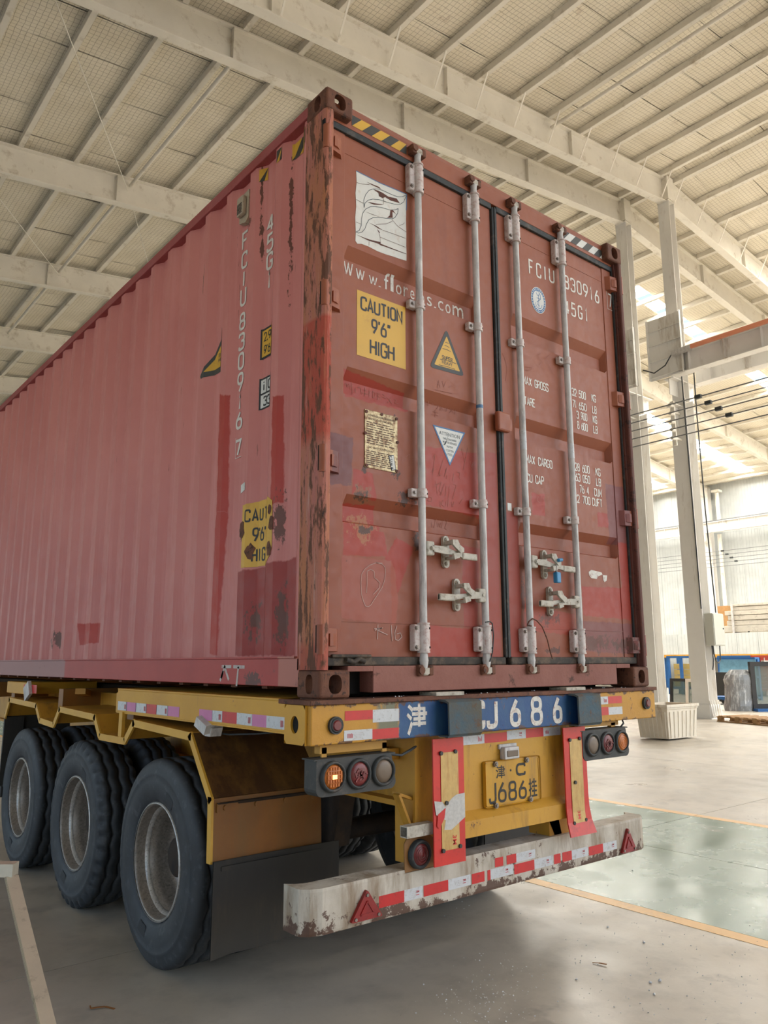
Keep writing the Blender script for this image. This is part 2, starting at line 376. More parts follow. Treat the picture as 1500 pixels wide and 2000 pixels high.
def door_paint():
    n = NT('door_paint'); P = n.P; x, y, z = n.sep()
    base = n.mix(n.ramp(n.noise(1.6, 5), .3, .7), lin(146,78,50), lin(160,92,62))
    base = n.mix(n.ramp(z, 1.9, .4, 0, .6), base, lin(134,64,38))
    dirt = n.noise(5, 6, .7, sc3=(1.6,1,.3)); base = n.mix(n.ramp(dirt, .55, .78, 0, .5), base, lin(126,66,50))
    nz = n.noise(26, 5, .65); off = n.vm('SCALE', n.last.outputs['Color']); off.node.inputs['Scale'].default_value = .03
    V = n.vm('ADD', P, off)
    red = lin(160,50,32); mar = lin(124,66,62); org = lin(160,74,50); sal = lin(156,80,62)
    pat = [([(672,718),(797,765),(797,805),(672,772)],red),([(690,915),(728,925),(737,978),(688,965)],red),([(671,980),(738,985),(742,1042),(671,1022)],red),
      ([(671,1020),(750,1040),(757,1087),(671,1085)],red),([(775,1050),(808,1070),(778,1160),(752,1090)],red),([(668,1085),(764,1095),(776,1160),(772,1219),(667,1208)],sal),
      ([(764,1095),(772,1110),(778,1175),(773,1219),(766,1219)],org),
      ([(832,872),(930,885),(937,1012),(832,985)],red),([(902,1065),(937,1072),(933,1228),(906,1225)],lin(150,54,38)),([(836,1221),(938,1230),(938,1286),(838,1282)],red),
      ([(1038,962),(1064,965),(1066,1008),(1040,1005)],red),([(1168,1000),(1188,1003),(1190,1030),(1168,1028)],red),([(1182,945),(1216,952),(1224,1072),(1192,1060)],mar),
      ([(984,1000),(1012,1002),(1018,1292),(988,1290)],lin(148,56,40)),([(1137,1145),(1237,1150),(1242,1212),(1140,1202)],red),([(1022,1178),(1122,1200),(1124,1242),(1024,1230)],lin(160,62,40)),
      ([(1140,1212),(1243,1220),(1246,1278),(1142,1272)],mar),([(643,842),(690,855),(686,950),(638,945)],lin(112,62,60)),([(940,880),(968,885),(978,1290),(950,1290)],lin(150,56,40)),([(1206,1060),(1224,1062),(1234,1150),(1214,1150)],red)]
    for q, c in pat:
        pts = [(a+.015, b+.015) for a, b in [ry(u, v) for u, v in q]]
        base = n.mix(n.math('MULTIPLY', n.patch(pts, V, 0, 2, .003), .92), base, c)
    for u, v, ra, rz, c in [(706,968,.06,.05,lin(140,84,52)),(706,968,.045,.03,lin(78,50,36)),(792,975,.07,.035,lin(70,48,38)),(708,1030,.09,.07,lin(164,100,58)),(712,1034,.055,.03,lin(74,46,34)),
                         (770,820,.012,.03,lin(60,40,34)),(814,1060,.03,.05,lin(70,44,36)),(776,928,.03,.025,lin(66,44,34)),(712,918,.018,.022,lin(66,44,34)),(1075,1205,.09,.05,lin(98,46,30)),(1165,1255,.2,.05,lin(92,44,28)),(1222,1262,.14,.06,lin(84,42,26)),(1080,1270,.1,.02,lin(84,42,26)),(1022,1160,.02,.09,lin(110,60,44))]:
        a, b = ry(u, v); base = n.mix(n.math('MULTIPLY', n.blob((a, .06, b), (ra, 9, rz), nz), .92), base, c)
    m = n.ramp(n.noise(14, 7, .7), .70, .735); base = n.mix(n.math('MULTIPLY', m, .7), base, lin(80,46,36))
    n.bump(n.math('ADD', n.noise(3.5, 3), n.math('MULTIPLY', nz, .12)), .12, .012)
    return n.out(base, n.ramp(nz, .3, .7, .45, .62))
M['door_paint'] = door_paint()
def post_paint():
    n = NT('post_paint'); P = n.P; x, y, z = n.sep()
    f = n.noise(6, 6, .7, sc3=(1.5,1.5,.25))
    base = n.mix(n.ramp(f, .38, .62), lin(182,112,102), lin(182,116,78))
    nz = n.noise(30, 5, .65); off = n.vm('SCALE', n.last.outputs['Color']); off.node.inputs['Scale'].default_value = .04
    V = n.vm('ADD', P, off); red = lin(178,72,52)
    d = n.ramp(z, 1.72, 1.70); e = n.ramp(z, 1.10, 1.16); base = n.mix(n.math('MULTIPLY', n.math('MULTIPLY', d, e), n.ramp(f, .62, .5, .2, .9)), base, red)
    base = n.mix(n.math('MULTIPLY', n.ramp(z, .26, .2), .7), base, lin(166,72,54))
    base = n.mix(n.ramp(n.noise(16, 6, .7, sc3=(2,2,.1)), .60, .68, 0, .7), base, lin(196,160,150))
    r = n.noise(13, 7, .72, sc3=(1.6,1.6,.34)); base = n.mix(n.ramp(r, .505, .56, 0, .95), base, lin(94,58,38))
    r2 = n.noise(22, 6, .7, sc3=(1.4,1.4,.5)); base = n.mix(n.ramp(r2, .62, .66, 0, .9), base, lin(54,36,28))
    n.bump(n.math('ADD', r, n.math('MULTIPLY', r2, .6)), .55, .012)
    return n.out(base, .7)
M['post_paint'] = post_paint()
def rusty(name, a, b, dark, amt=.5, sc=14, rough=.75):
    n = NT(name); f = n.noise(sc*.4, 6, .7); g = n.noise(sc, 7, .72)
    col = n.mix(n.ramp(f, .38, .62), lin(*a), lin(*b)); col = n.mix(n.ramp(g, .74-amt*.3, .8-amt*.3, 0, .92), col, lin(*dark))
    n.bump(n.math('ADD', f, g), .5, .01); return n.out(col, rough)
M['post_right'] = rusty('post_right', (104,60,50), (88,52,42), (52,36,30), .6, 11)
M['rust_dark'] = rusty('rust_dark', (96,58,42), (120,76,54), (58,38,30), .6, 26)
M['sill_paint'] = rusty('sill_paint', (136,84,72), (148,98,86), (76,48,38), .42, 7)
M['rail_paint'] = rusty('rail_paint', (166,84,84), (156,70,66), (100,58,50), .12, 9, .55)
def bottom_rail_paint():
    n = NT('bottom_rail_paint'); x, y, z = n.sep()
    c = n.mix(n.ramp(n.noise(4, 5), .3, .7), lin(176,62,54), lin(164,52,46))
    c = n.mix(n.ramp(y, 3.28, 3.31), c, lin(158,108,106)); c = n.mix(n.ramp(y, .33, .32), c, lin(178,108,92))
    c = n.mix(n.ramp(n.noise(9, 6, .7, sc3=(1,1,1.4)), .62, .7, 0, .45), c, lin(104,62,58))
    c = n.mix(n.blob((0, .55, .07), (9, .09, .05), n.noise(30, 5)), c, lin(96,50,42))
    return n.out(c, .5)
M['bottom_rail_paint'] = bottom_rail_paint()
M['rubber_seal'] = simple('rubber_seal', (50,54,54), .6, 0, .2, 9, dirt=(96,86,76), dirt_amt=.35)
M['seal_dirty'] = simple('seal_dirty', (74,66,58), .75, 0, .3, 9, dirt=(112,94,76), dirt_amt=.6)
M['galv'] = simple('galv', (212,208,204), .5, .0, .12, 14, dirt=(146,138,136), dirt_amt=.45, streak=True)
M['galv_worn'] = simple('galv_worn', (198,190,174), .5, 0, .15, 20, dirt=(128,112,92), dirt_amt=.5)
M['bracket'] = simple('bracket', (216,204,198), .5, 0, .12, 26, dirt=(168,128,118), dirt_amt=.5)
M['bolt'] = simple('bolt', (150,140,130), .45, .5, .2, 30)
M['white_print'] = simple('white_print', (228,224,214), .5, 0, .06, 12, dirt=(196,180,168), dirt_amt=.3)
M['white_flaky'] = simple('white_flaky', (226,222,212), .6, 0, .08, 22, dirt=(150,96,80), dirt_amt=.45)
M['black_print'] = simple('black_print', (34,34,34), .5)
M['sign_yellow'] = simple('sign_yellow', (222,172,52), .45, 0, .06, 5, dirt=(190,140,50), dirt_amt=.3)
M['sign_white'] = simple('sign_white', (222,222,216), .5, 0, .05, 8, dirt=(190,186,174), dirt_amt=.4)
M['sign_grey'] = simple('sign_grey', (62,62,56), .5)
M['label_white'] = simple('label_white', (228,226,218), .6, 0, .05, 9, dirt=(206,192,178), dirt_amt=.25)
M['logo_line'] = simple('logo_line', (92,100,104), .6)
M['decal_blue'] = simple('decal_blue', (66,118,168), .5)
M['decal_line'] = simple('decal_line', (88,130,170), .5)
M['tear'] = simple('tear', (104,58,44), .7, 0, .2, 30)
def plate_metal():
    n = NT('data_plate'); f = n.noise(40, 6, .7)
    col = n.mix(n.ramp(f, .42, .62), lin(196,178,136), lin(120,88,56)); n.bump(f, .3, .002); return n.out(col, .45, .4)
M['data_plate'] = plate_metal()
M['plate_print'] = simple('plate_print', (92,66,44), .6)
M['chalk'] = simple('chalk', (200,168,158), .9)
M['chalk_faint'] = simple('chalk_faint', (172,112,98), .9)
M['chalk_white'] = simple('chalk_white', (206,196,190), .9, dirt=(170,80,70), dirt_amt=.5)
M['vent_plastic'] = simple('vent_plastic', (186,172,148), .55, 0, .1, 18, dirt=(132,108,86), dirt_amt=.4)

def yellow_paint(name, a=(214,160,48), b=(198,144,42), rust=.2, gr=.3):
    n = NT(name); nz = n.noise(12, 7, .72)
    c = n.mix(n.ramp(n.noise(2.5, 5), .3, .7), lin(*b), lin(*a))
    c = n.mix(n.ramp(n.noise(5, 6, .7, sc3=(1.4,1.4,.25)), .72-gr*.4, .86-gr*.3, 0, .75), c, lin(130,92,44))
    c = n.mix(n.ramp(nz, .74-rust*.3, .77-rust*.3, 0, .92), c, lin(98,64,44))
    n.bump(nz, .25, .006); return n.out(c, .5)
M['yellow'] = yellow_paint('yellow', rust=.14, gr=.18)
M['yellow_dirty'] = yellow_paint('yellow_dirty', (206,152,50), (188,134,46), .2, .45)
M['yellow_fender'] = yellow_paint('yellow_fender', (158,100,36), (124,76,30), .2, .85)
M['fender_soot'] = yellow_paint('fender_soot', (92,60,32), (66,44,28), .2, .7)  # darker brown for the sloping mudguard plate
M['edge_yellow'] = yellow_paint('edge_yellow', (222,172,66), (206,154,56), .18, .12)
M['panel_paint'] = yellow_paint('panel_paint', (210,158,52), (192,140,46), .40, .45)
def beam_paint():
    n = NT('beam_paint'); P = n.P; x, y, z = n.sep(); z = n.math('SUBTRACT', z, G); nz = n.noise(15, 7, .74); f = n.noise(7, 6, .7, sc3=(1,1,.3))
    c = n.mix(n.ramp(n.noise(3, 5), .3, .7), lin(206,150,46), lin(186,132,44))
    xx = n.math('ADD', x, n.math('MULTIPLY', n.math('SUBTRACT', nz, .5), .05))
    bm_ = n.math('MULTIPLY', n.ramp(xx, .425, .435), n.ramp(xx, 1.935, 1.925))
    # teal traces of an older number next to the tape
    tl = n.math('MULTIPLY', n.math('MULTIPLY', n.ramp(xx, .30, .32), n.ramp(xx, .43, .42)), n.ramp(f, .48, .56))
    c = n.mix(n.math('MULTIPLY', tl, .7), c, lin(56,110,110))
    blue = n.mix(n.ramp(f, .35, .7), lin(22,68,128), lin(58,96,130)); c = n.mix(bm_, c, blue)
    c = n.mix(n.ramp(n.noise(20, 7, .75, sc3=(1,1,.45)), .61, .655, 0, .9), c, lin(128,86,52))
    edge = n.ramp(z, -.045, -.03); low = n.ramp(z, -.155, -.185)
    c = n.mix(n.ramp(n.math('ADD', nz, n.math('MULTIPLY', n.math('MAXIMUM', edge, low), .14)), .62, .66, 0, .92), c, lin(92,62,46))
    n.bump(nz, .35, .008); return n.out(c, .55)
M['beam_paint'] = beam_paint()
M['pad_paint'] = rusty('pad_paint', (70,92,104), (92,88,76), (98,72,52), .55, 16)
M['tape_red'] = simple('tape_red', (204,40,38), .4, 0, .06, 20, dirt=(150,44,40), dirt_amt=.2)
M['tape_white'] = simple('tape_white', (206,208,210), .4, 0, .05, 30, dirt=(160,156,150), dirt_amt=.35)
M['tape_pink'] = simple('tape_pink', (208,124,170), .45, 0, .05, 15)
M['tape_mark'] = simple('tape_mark', (196,60,66), .5)
M['plate_red'] = simple('plate_red', (214,48,38), .38, 0, .1, 8, dirt=(168,36,34), dirt_amt=.3)
M['plate_gold'] = simple('plate_gold', (206,170,104), .4, .15, .1, 24, dirt=(176,130,70), dirt_amt=.5, streak=True)
M['plate_silver'] = simple('plate_silver', (206,202,196), .5, 0, .12, 60)
def bumper_paint():
    n = NT('bumper_paint'); x, y, z = n.sep(); z = n.math('SUBTRACT', z, G); nz = n.noise(9, 7, .74)
    c = n.mix(n.ramp(n.noise(14, 5, .6, sc3=(.6,1,.4)), .35, .65), lin(178,168,152), lin(206,198,184))
    c = n.mix(n.ramp(n.noise(6, 6, .7, sc3=(1.6,1,.25)), .47, .66, 0, .85), c, lin(136,114,88))
    lowz = n.ramp(z, -.86, -.93, 0, .15); c = n.mix(n.ramp(n.math('ADD', nz, lowz), .60, .63, 0, .95), c, lin(84,56,42))
    n.bump(nz, .3, .006); return n.out(c, .6)
M['bumper_paint'] = bumper_paint()
M['reflector_red'] = simple('reflector_red', (150,34,30), .3, 0, .1, 20, dirt=(110,32,28), dirt_amt=.4)
M['plate_yellow'] = simple('plate_yellow', (212,158,40), .45, 0, .1, 7, dirt=(160,120,60), dirt_amt=.5, streak=True)
M['plate_black'] = simple('plate_black', (44,42,38), .6, 0, .1, 30, dirt=(110,86,50), dirt_amt=.3)
M['lamp_housing'] = simple('lamp_housing', (62,62,60), .6, 0, .15, 12, dirt=(92,84,74), dirt_amt=.3)
M['lens_red'] = simple('lens_red', (122,40,40), .35, 0, .15, 30, dirt=(96,56,52), dirt_amt=.5)
M['lens_amber'] = simple('lens_amber', (204,112,34), .35, 0, .15, 40, dirt=(170,92,40), dirt_amt=.4)
M['lens_smoke'] = simple('lens_smoke', (112,94,76), .4, 0, .08, 9)
M['lamp_spark'] = glow('lamp_spark', (1, .55, .06), 1.1)
def tyre():
    n = NT('tyre_rubber'); nz = n.noise(20, 6, .65); f = n.noise(4, 5)
    c = n.mix(n.ramp(f, .3, .7), lin(40,43,47), lin(58,62,67)); c = n.mix(n.ramp(nz, .55, .75, 0, .6), c, lin(92,96,100))
    n.bump(nz, .15, .003); return n.out(c, .62)
M['tyre_rubber'] = tyre()
M['tread'] = simple('tread_rubber', (42,45,50), .65, 0, .15, 14)
M['rim_steel'] = simple('rim_steel', (156,146,136), .42, .35, .2, 60, dirt=(78,68,60), dirt_amt=.35)
M['ring_steel'] = simple('ring_steel', (206,202,196), .35, .4, .2, 50, dirt=(110,98,86), dirt_amt=.35)  # lighter copy of the rim steel, paints the bright highlights on the rings
M['flap_rubber'] = simple('flap_rubber', (54,51,47), .65, 0, .1, 5, dirt=(70,60,50), dirt_amt=.3, streak=True)
M['alu'] = simple('alu', (206,198,180), .4, .5, .06, 10, dirt=(150,142,128), dirt_amt=.3, streak=True)
M['blue_paint'] = simple('blue_paint', (38,96,160), .45, 0, .1, 6)
M['blue_seal'] = simple('blue_seal', (56,140,190), .4)
M['red_paint'] = simple('red_paint', (176,64,48), .5, 0, .1, 6)
M['wood'] = simple('wood', (186,146,100), .75, 0, .15, 9, dirt=(128,92,62), dirt_amt=.4)
M['card'] = simple('card', (182,138,88), .8, 0, .1, 6)
M['bin_plastic'] = simple('bin_plastic', (232,222,202), .5, 0, .04, 4, dirt=(176,146,108), dirt_amt=.3, streak=True)
M['box_grey'] = simple('box_grey', (206,206,194), .45, 0, .03, 4)
M['cable'] = simple('cable', (58,62,64), .6)
M['rail_grey'] = simple('rail_grey', (128,130,132), .5, .3)
M['orange_rail'] = simple('orange_rail', (244,158,124), .45, 0, .06, 3)
M['frame_dark'] = simple('frame_dark', (56,54,52), .5, .1, .1, 6)
M['film_stack'] = simple('film_stack', (196,188,174), .5, 0, .08, 3, dirt=(150,142,130), dirt_amt=.4)
M['yellow_board'] = simple('yellow_board', (206,178,104), .6, 0, .1, 3)
M['leaf'] = simple('leaf', (150,98,48), .8)
M['foam'] = simple('foam', (226,226,226), .8)
def glass(name, rgb, rough=.06, alpha=.55):
    n = NT(name); n.b.inputs['Alpha'].default_value = alpha; return n.out(lin(*rgb), rough, .0, .8)
M['glass_green'] = glass('glass_green', (104,124,116), .05, .6)
M['glass_blue'] = simple('mirror_blue', (150,205,236), .2, .3)  # bright blue base colour paints the sky reflected in the mirror
def film():
    n = NT('stretch_film'); f = n.noise(5, 6, .7, sc3=(1,3,.5)); n.bump(f, .6, .04)
    return n.out(n.mix(n.ramp(f, .5, .72), lin(128,130,131), lin(214,216,216)), .16)
M['film'] = film()
M['pane_glow'] = glow('skylight_pane', (1, .97, .9), SKYLIGHT)
M['ground_out'] = simple('yard_concrete', (176,168,156), .9, 0, .05, .5)

# ------------------------------------------------------------------ floor
floor = thing('floor', (0,0,0), kind='structure')
MB().box(-11, 50, -17, 56, -.3, -.03).build('sub_base', M['concrete'], floor)
XJ = [-11, -5.2, 4.40, 9.9, 15.7, 21.5, 27.3, 33.1, 38.9, 44.7, 50]; YJ = [-17, -11, -4.60, 1.80, 8.2, 14.6, 21, 27.4, 33.8, 40.2, 46.6, 56]
for i in range(len(XJ)-1):
    for j in range(len(YJ)-1):
        MB().box(XJ[i]+.004, XJ[i+1]-.004, YJ[j]+.004, YJ[j+1]-.004, -.05, 0).build('floor_slab', M['concrete'], floor)
def strip(name, x0, x1, h, m):
    mb = MB()
    for j in range(len(YJ)-1):
        cuts = [x0] + [q for q in XJ if x0 < q < x1] + [x1]
        for a, b in zip(cuts[:-1], cuts[1:]): mb.box(a+.003, b-.003, YJ[j]+.004, YJ[j+1]-.004, .0002, h)
    mb.build(name, m, floor)
strip('aisle_paint', 2.86, 5.92, .0012, M['green_paint'])
strip('yellow_line', 2.74, 2.86, .0020, M['yellow_line']); strip('yellow_line', 5.92, 6.04, .0020, M['yellow_line'])
tag(MB().box(-90, 140, -120, -17, -.35, -.02).box(-90, -11, -17, 90, -.35, -.02).build('ground', M['ground_out']), kind='structure')  # unseen yard, added to bounce sunlight onto the ceiling

# ------------------------------------------------------------------ roof: rafters, purlins, insulation blanket, skylights
RX, RS = 19.16, .12                       # ridge line and slope
def rz_(x, h): return h + G - RS*abs(x-RX) + RS*RX
RY = [-16.8, -10.4, -4.0, 2.45, 8.85, 10.4, 17.0, 23.25, 29.75, 36.2, 42.6, 49]
ceiling = thing('ceiling', (RX, 0, 15), kind='structure')
XL, XR = -9.7, 48.0
for k, yb in enumerate(RY):
    for a, b in ((XL, RX), (RX, XR)):
        mb = MB()
        for z0, z1, w in ((12.02, 12.05, .24), (12.05, 12.82, .014), (12.82, 12.85, .24)):
            vs_ = [(x, yb+s*w/2, rz_(x, z)) for x in (a, b) for s in (-1, 1) for z in (z0, z1)]
            mb.add(vs_, [(0,1,3,2),(4,6,7,5),(0,4,5,1),(2,3,7,6),(0,2,6,4),(1,5,7,3)])
        for x in [a+.15+ (b-a-.3)*i/6 for i in range(7)]:
            mb.add([(x+dx, yb+s*.115, rz_(x, z)) for dx in (-.006, .006) for s in (-1, 1) for z in (12.05, 12.82)], [(0,1,3,2),(4,6,7,5),(0,4,5,1),(2,3,7,6),(0,2,6,4),(1,5,7,3)])
        mb.build('rafter', M['white_steel'], ceiling)
PX = [RX-.35-1.385*i for i in range(21)] + [RX+.35+1.385*i for i in range(21)]
for x in PX:
    for j in range(len(RY)-1):
        if x < XL+.3 or x > XR-.3: continue
        a, b = RY[j], RY[j+1]
        vis = b > -4.5
        mb = MB(); z = rz_(x, 12.93); t = -RS if x > RX else RS
        gap = .13 if (b-a) < 2 else .03
        mb.obox((x, (a+b)/2, z), (.036, 0, .036*t), (0, (b-a)/2-gap, 0), (0, 0, .085))
        mb.obox((x+.03, (a+b)/2, z-.087), (.062, 0, .062*t), (0, (b-a)/2-gap, 0), (0, 0, .004))
        mb.build('purlin', M['white_steel'], ceiling)
    for yb in RY[4:9]:
        if -3 < x < 30:
            s = -1 if yb < 10 else 1
            mb = MB().bar((x, yb+s*.05, rz_(x, 12.06)), (x, yb+s*.5, rz_(x, 12.88)), .045, .012); mb.build('fly_brace', M['white_steel'], ceiling)
for x in (5.1, 5.1-1.385*5, 13.4):
    for j in range(len(RY)-1):
        if x == 13.4 and RY[j] != 2.45: continue
        if x != 13.4 and RY[j] < 9: continue
        MB().cyl((x, RY[j]+.08, rz_(x, 12.62)), (x, RY[j+1]-.08, rz_(x, 12.62)), .05, 10).build('tie_tube', M['white_steel'], ceiling)
for p, q in (((5.1, 17.05, 12.5), (1.0, 10.5, 12.4)), ((5.1, 17.05, 12.5), (8.5, 23.1, 12.5)), ((5.1, 23.2, 12.5), (9.2, 23.9, 12.6)), ((5.1, 23.2, 12.5), (1.0, 17.1, 12.4))):
    MB().cyl((p[0], p[1], rz_(p[0], p[2])), (q[0], q[1], rz_(q[0], q[2])), .012, 6).build('tie_rod', M['white_steel'], ceiling)
SKY_Y = [-13.6, -7.2, -.8, 5.65, 13.2, 20.1, 26.2, 32.9]
W_ = 1.19; y = -16.8
rnd = random.Random(3)
while y < 49:
    for a, b in ((XL, RX), (RX, XR)):
        mb = MB(); n = 24; vs_ = []; sag = rnd.uniform(.0, .02)
        for i in range(n+1):
            x = a + (b-a)*i/n; s = rnd.uniform(-.012, .012)
            for yy in (y+.006, y+W_*.5, y+W_-.006): vs_.append((x, yy, rz_(x, 13.035) + s - (sag+.02 if yy == y+W_*.5 else 0)))
        fs = [(i*3+k, i*3+k+1, i*3+k+4, i*3+k+3) for i in range(n) for k in range(2)]
        if a == RX:   # leave the openings of the skylight strips
            fs = [f for f in fs if not (any(abs(sum(vs_[q][1] for q in f)/4 - sy) < .52 for sy in SKY_Y) and sum(vs_[q][0] for q in f)/4 > 23.8 and sum(vs_[q][0] for q in f)/4 < 47)]
        mb.add(vs_, fs, smooth=False); mb.build('insulation_strip', M['insulation'], ceiling)
    y += W_
mb = MB()
for a, b in ((XL, RX), (RX, XR)):
    vs_ = [(x, yy, rz_(x, z)) for x in (a, b) for yy in (-16.8, 49) for z in (13.12, 13.16)]
    if a == RX: # outer sheet between the skylight strips
        ys = [-16.8] + [v for s in SKY_Y for v in (s-.45, s+.45)] + [49]
        for y0, y1 in zip(ys[0::2], ys[1::2]):
            mb.add([(x, yy, rz_(x, z)) for x in (a, b) for yy in (y0, y1) for z in (13.12, 13.16)], [(0,1,3,2),(4,6,7,5),(0,4,5,1),(2,3,7,6),(0,2,6,4),(1,5,7,3)])
        for s in SKY_Y:
            mb.add([(x, yy, rz_(x, z)) for x in (a, 23.8) for yy in (s-.45, s+.45) for z in (13.12, 13.16)], [(0,1,3,2),(4,6,7,5),(0,4,5,1),(2,3,7,6),(0,2,6,4),(1,5,7,3)])
            mb.add([(x, yy, rz_(x, z)) for x in (47, b) for yy in (s-.45, s+.45) for z in (13.12, 13.16)], [(0,1,3,2),(4,6,7,5),(0,4,5,1),(2,3,7,6),(0,2,6,4),(1,5,7,3)])
    else: mb.add(vs_, [(0,1,3,2),(4,6,7,5),(0,4,5,1),(2,3,7,6),(0,2,6,4),(1,5,7,3)])
mb.build('roof_sheet', M['white_steel'], ceiling)
px_ = [x for x in PX if x > 23.5]
for k, s in enumerate(SKY_Y):
    w = thing('window_%d' % (k+1), (35, s, 13), kind='structure')
    for a, b in zip(px_[:-1], px_[1:]):
        if a > 46.5: continue
        mb = MB(); mb.add([(a+.22, s-.4, rz_(a+.22, 13.06)), (b-.22, s-.4, rz_(b-.22, 13.06)), (b-.22, s+.4, rz_(b-.22, 13.06)), (a+.22, s+.4, rz_(a+.22, 13.06))], [(0,1,2,3)])
        mb.build('skylight_pane', M['pane_glow'], w)

# ------------------------------------------------------------------ walls
wr = thing('wall_right', (XR, 20, 0), kind='structure')
for z0, z1, i in ((0, 5.05, 0), (5.05, 9.9, 1), (9.9, 13.35, 2)):
    y = -16.8
    while y < 49:
        MB().box(XR, XR+.1, y+.006, y+1.18, z0+.012, z1-.012).build('wall_panel', M['cladding'], wr); y += 1.19
MB().box(XR+.02, XR+.12, -16.8, 49, 0, 13.4).build('backing_sheet', M['cladding'], wr)
tag(MB().box(XL, RX*1.0, 49, 49.2, 0, 14.8).box(RX, XR, 49, 49.2, 0, 14.8).build('wall_back', M['cladding']), kind='structure')
tag(MB().box(XL-.2, XL, -16.8, 49, 4.8, 13.4).build('wall_left', M['cladding']), kind='structure')  # unseen wall, the opening below it is shaped to light the container side
tag(MB().box(XL, 3.0, -17, -16.8, 0, 14.5).build('wall_front', M['cladding']), kind='structure')  # unseen wall, added to keep light off the floor at left

# ------------------------------------------------------------------ steel columns, crane girders, services
def column(x, y, label, top, lower=True):
    t = thing('steel_column', (x, y, 0), label, 'column', 'steel columns')
    def hsec(z0, z1, dx, dy, tf=.018):
        mb = MB(); mb.box(x-dx/2, x-dx/2+tf, y-dy/2, y+dy/2, z0, z1); mb.box(x+dx/2-tf, x+dx/2, y-dy/2, y+dy/2, z0, z1)
        mb.box(x-dx/2+tf, x+dx/2-tf, y-.008, y+.008, z0, z1); return mb
    hsec(0, 9.2, .46, .5).build('lower_shaft', M['column_steel'], t)
    hsec(9.2, top, .32, .38).build('upper_shaft', M['column_steel'], t)
    MB().box(x-.18, x+.18, y-.2, y+.2, top, top+.03).box(x-.18, x+.18, y-.2, y+.2, top+.06, top+.85).build('head_plate', M['white_steel'], t)
    if lower:
        mb = MB(); mb.box(x-.3, x+.3, y-.32, y+.32, 0, .03)
        for i in range(5): mb.prism([(0,.03),(.11,.03),(.03,.5),(0,.5)], lambda p, i=i: (x-.24+.12*i-.006, y-.25-p[0], p[1]), lambda p, i=i: (x-.24+.12*i+.006, y-.25-p[0], p[1]))
        mb.box(x-.27, x+.27, y-.28, y+.28, .03, .38); mb.build('base_plate', M['column_steel'], t)
    # bracket and stiffened girder end at the crane level
    mb = MB(); mb.box(x-.62, x+.75, y-.012, y+.012, 9.3, 9.8); mb.box(x-.62, x+.75, y-.16, y+.16, 9.78, 9.81); mb.box(x-.62, x+.75, y-.16, y+.16, 8.95, 8.97)
    mb.prism([(-.62,8.97),(-.23,8.2),(.23,8.2),(.75,8.97)], lambda p: (x+p[0], y-.01, p[1]), lambda p: (x+p[0], y+.01, p[1])); mb.build('bracket', M['column_steel'], t)
    mb = MB()
    for yy in (y-.62, y+.22): pass
    mb.box(x-.66, x-.64, y-.55, y+.55, 9.83, 11.75)
    for z in (9.9, 10.4, 10.9, 11.35): mb.box(x-.72, x-.66, y-.55, y+.55, z, z+.02)
    for yy in (-.55, .53): mb.box(x-.76, x-.64, y+yy, y+yy+.02, 9.83, 11.75)
    mb.build('stiffened_plate', M['column_steel'], t)
    return t
CY = 8.85
colA = column(19.16, CY, 'white steel column standing beside the wooden pallet, grey box on its side', 14.3+G)
colB = column(19.16, 10.4, 'white steel column right behind the corner of the container', 14.3+G, False)
for k, (yy, lab) in enumerate([(23.25, 'far steel column against the white wall beside the downpipe')]):
    t = thing('steel_column', (47.5, yy, 0), lab, 'column', 'steel columns')
    mb = MB(); mb.box(47.3, 47.32, yy-.25, yy+.25, 0, 13); mb.box(47.72, 47.74, yy-.25, yy+.25, 0, 13); mb.box(47.32, 47.72, yy-.01, yy+.01, 0, 13); mb.build('shaft', M['column_steel'], t)
    MB().box(46.7, 47.3, yy-.2, yy+.2, 9.3, 9.9).build('bracket', M['column_steel'], t)
def girder(x, y0, y1, z0, z1, label, orange=False):
    t = thing('crane_girder', (x, (y0+y1)/2, z0), label, 'girder', 'crane girders')
    mb = MB(); mb.box(x-.16, x+.16, y0, y1, z0, z0+.03); mb.box(x-.16, x+.16, y0, y1, z1-.03, z1); mb.box(x-.01, x+.01, y0, y1, z0+.03, z1-.03); mb.build('beam', M['column_steel'], t)
    y = y0+.3
    while y < y1:
        MB().box(x-.15, x-.01, y, y+.012, z0+.03, z1-.03).build('stiffener', M['column_steel'], t); y += 1.05
    MB().box(x-.04, x+.04, y0, y1, z1, z1+.1).build('crane_rail', M['rail_grey'], t)
    if orange:
        MB().box(x-.28, x-.2, y0, y1-.7, z1-.06, z1+.05).build('conductor_rail', M['orange_rail'], t)
        MB().box(x-.3, x-.16, y1-.7, y1-.1, z1-.1, z1+.04).build('end_box', M['galv'], t)
        MB().tube([(x-.28, y1-.15, z1-.02), (x-.3, y1+.1, z1-.35), (x-.34, y1+.45, z1-.5), (x-.36, y1+.8, z1-.3)], .018).build('cable', M['cable'], t)
    return t
girder(18.62, -10, CY-.15, 8.98+.85, 8.98+1.5, 'near crane girder with an orange conductor rail at right of the column', True)
girder(19.85, -10, CY-.15, 8.98+.85, 8.98+1.5, 'second crane girder, running behind the one with the orange rail')
girder(18.62, 10.55, 48, 8.98+.85, 8.98+1.5, 'crane girder hidden behind the container, running away from its column')
girder(46.85, -10, 48.5, 9.25+.6, 9.25+1.28, 'far crane girder along the white wall with its dark rail on top')
mb = MB()
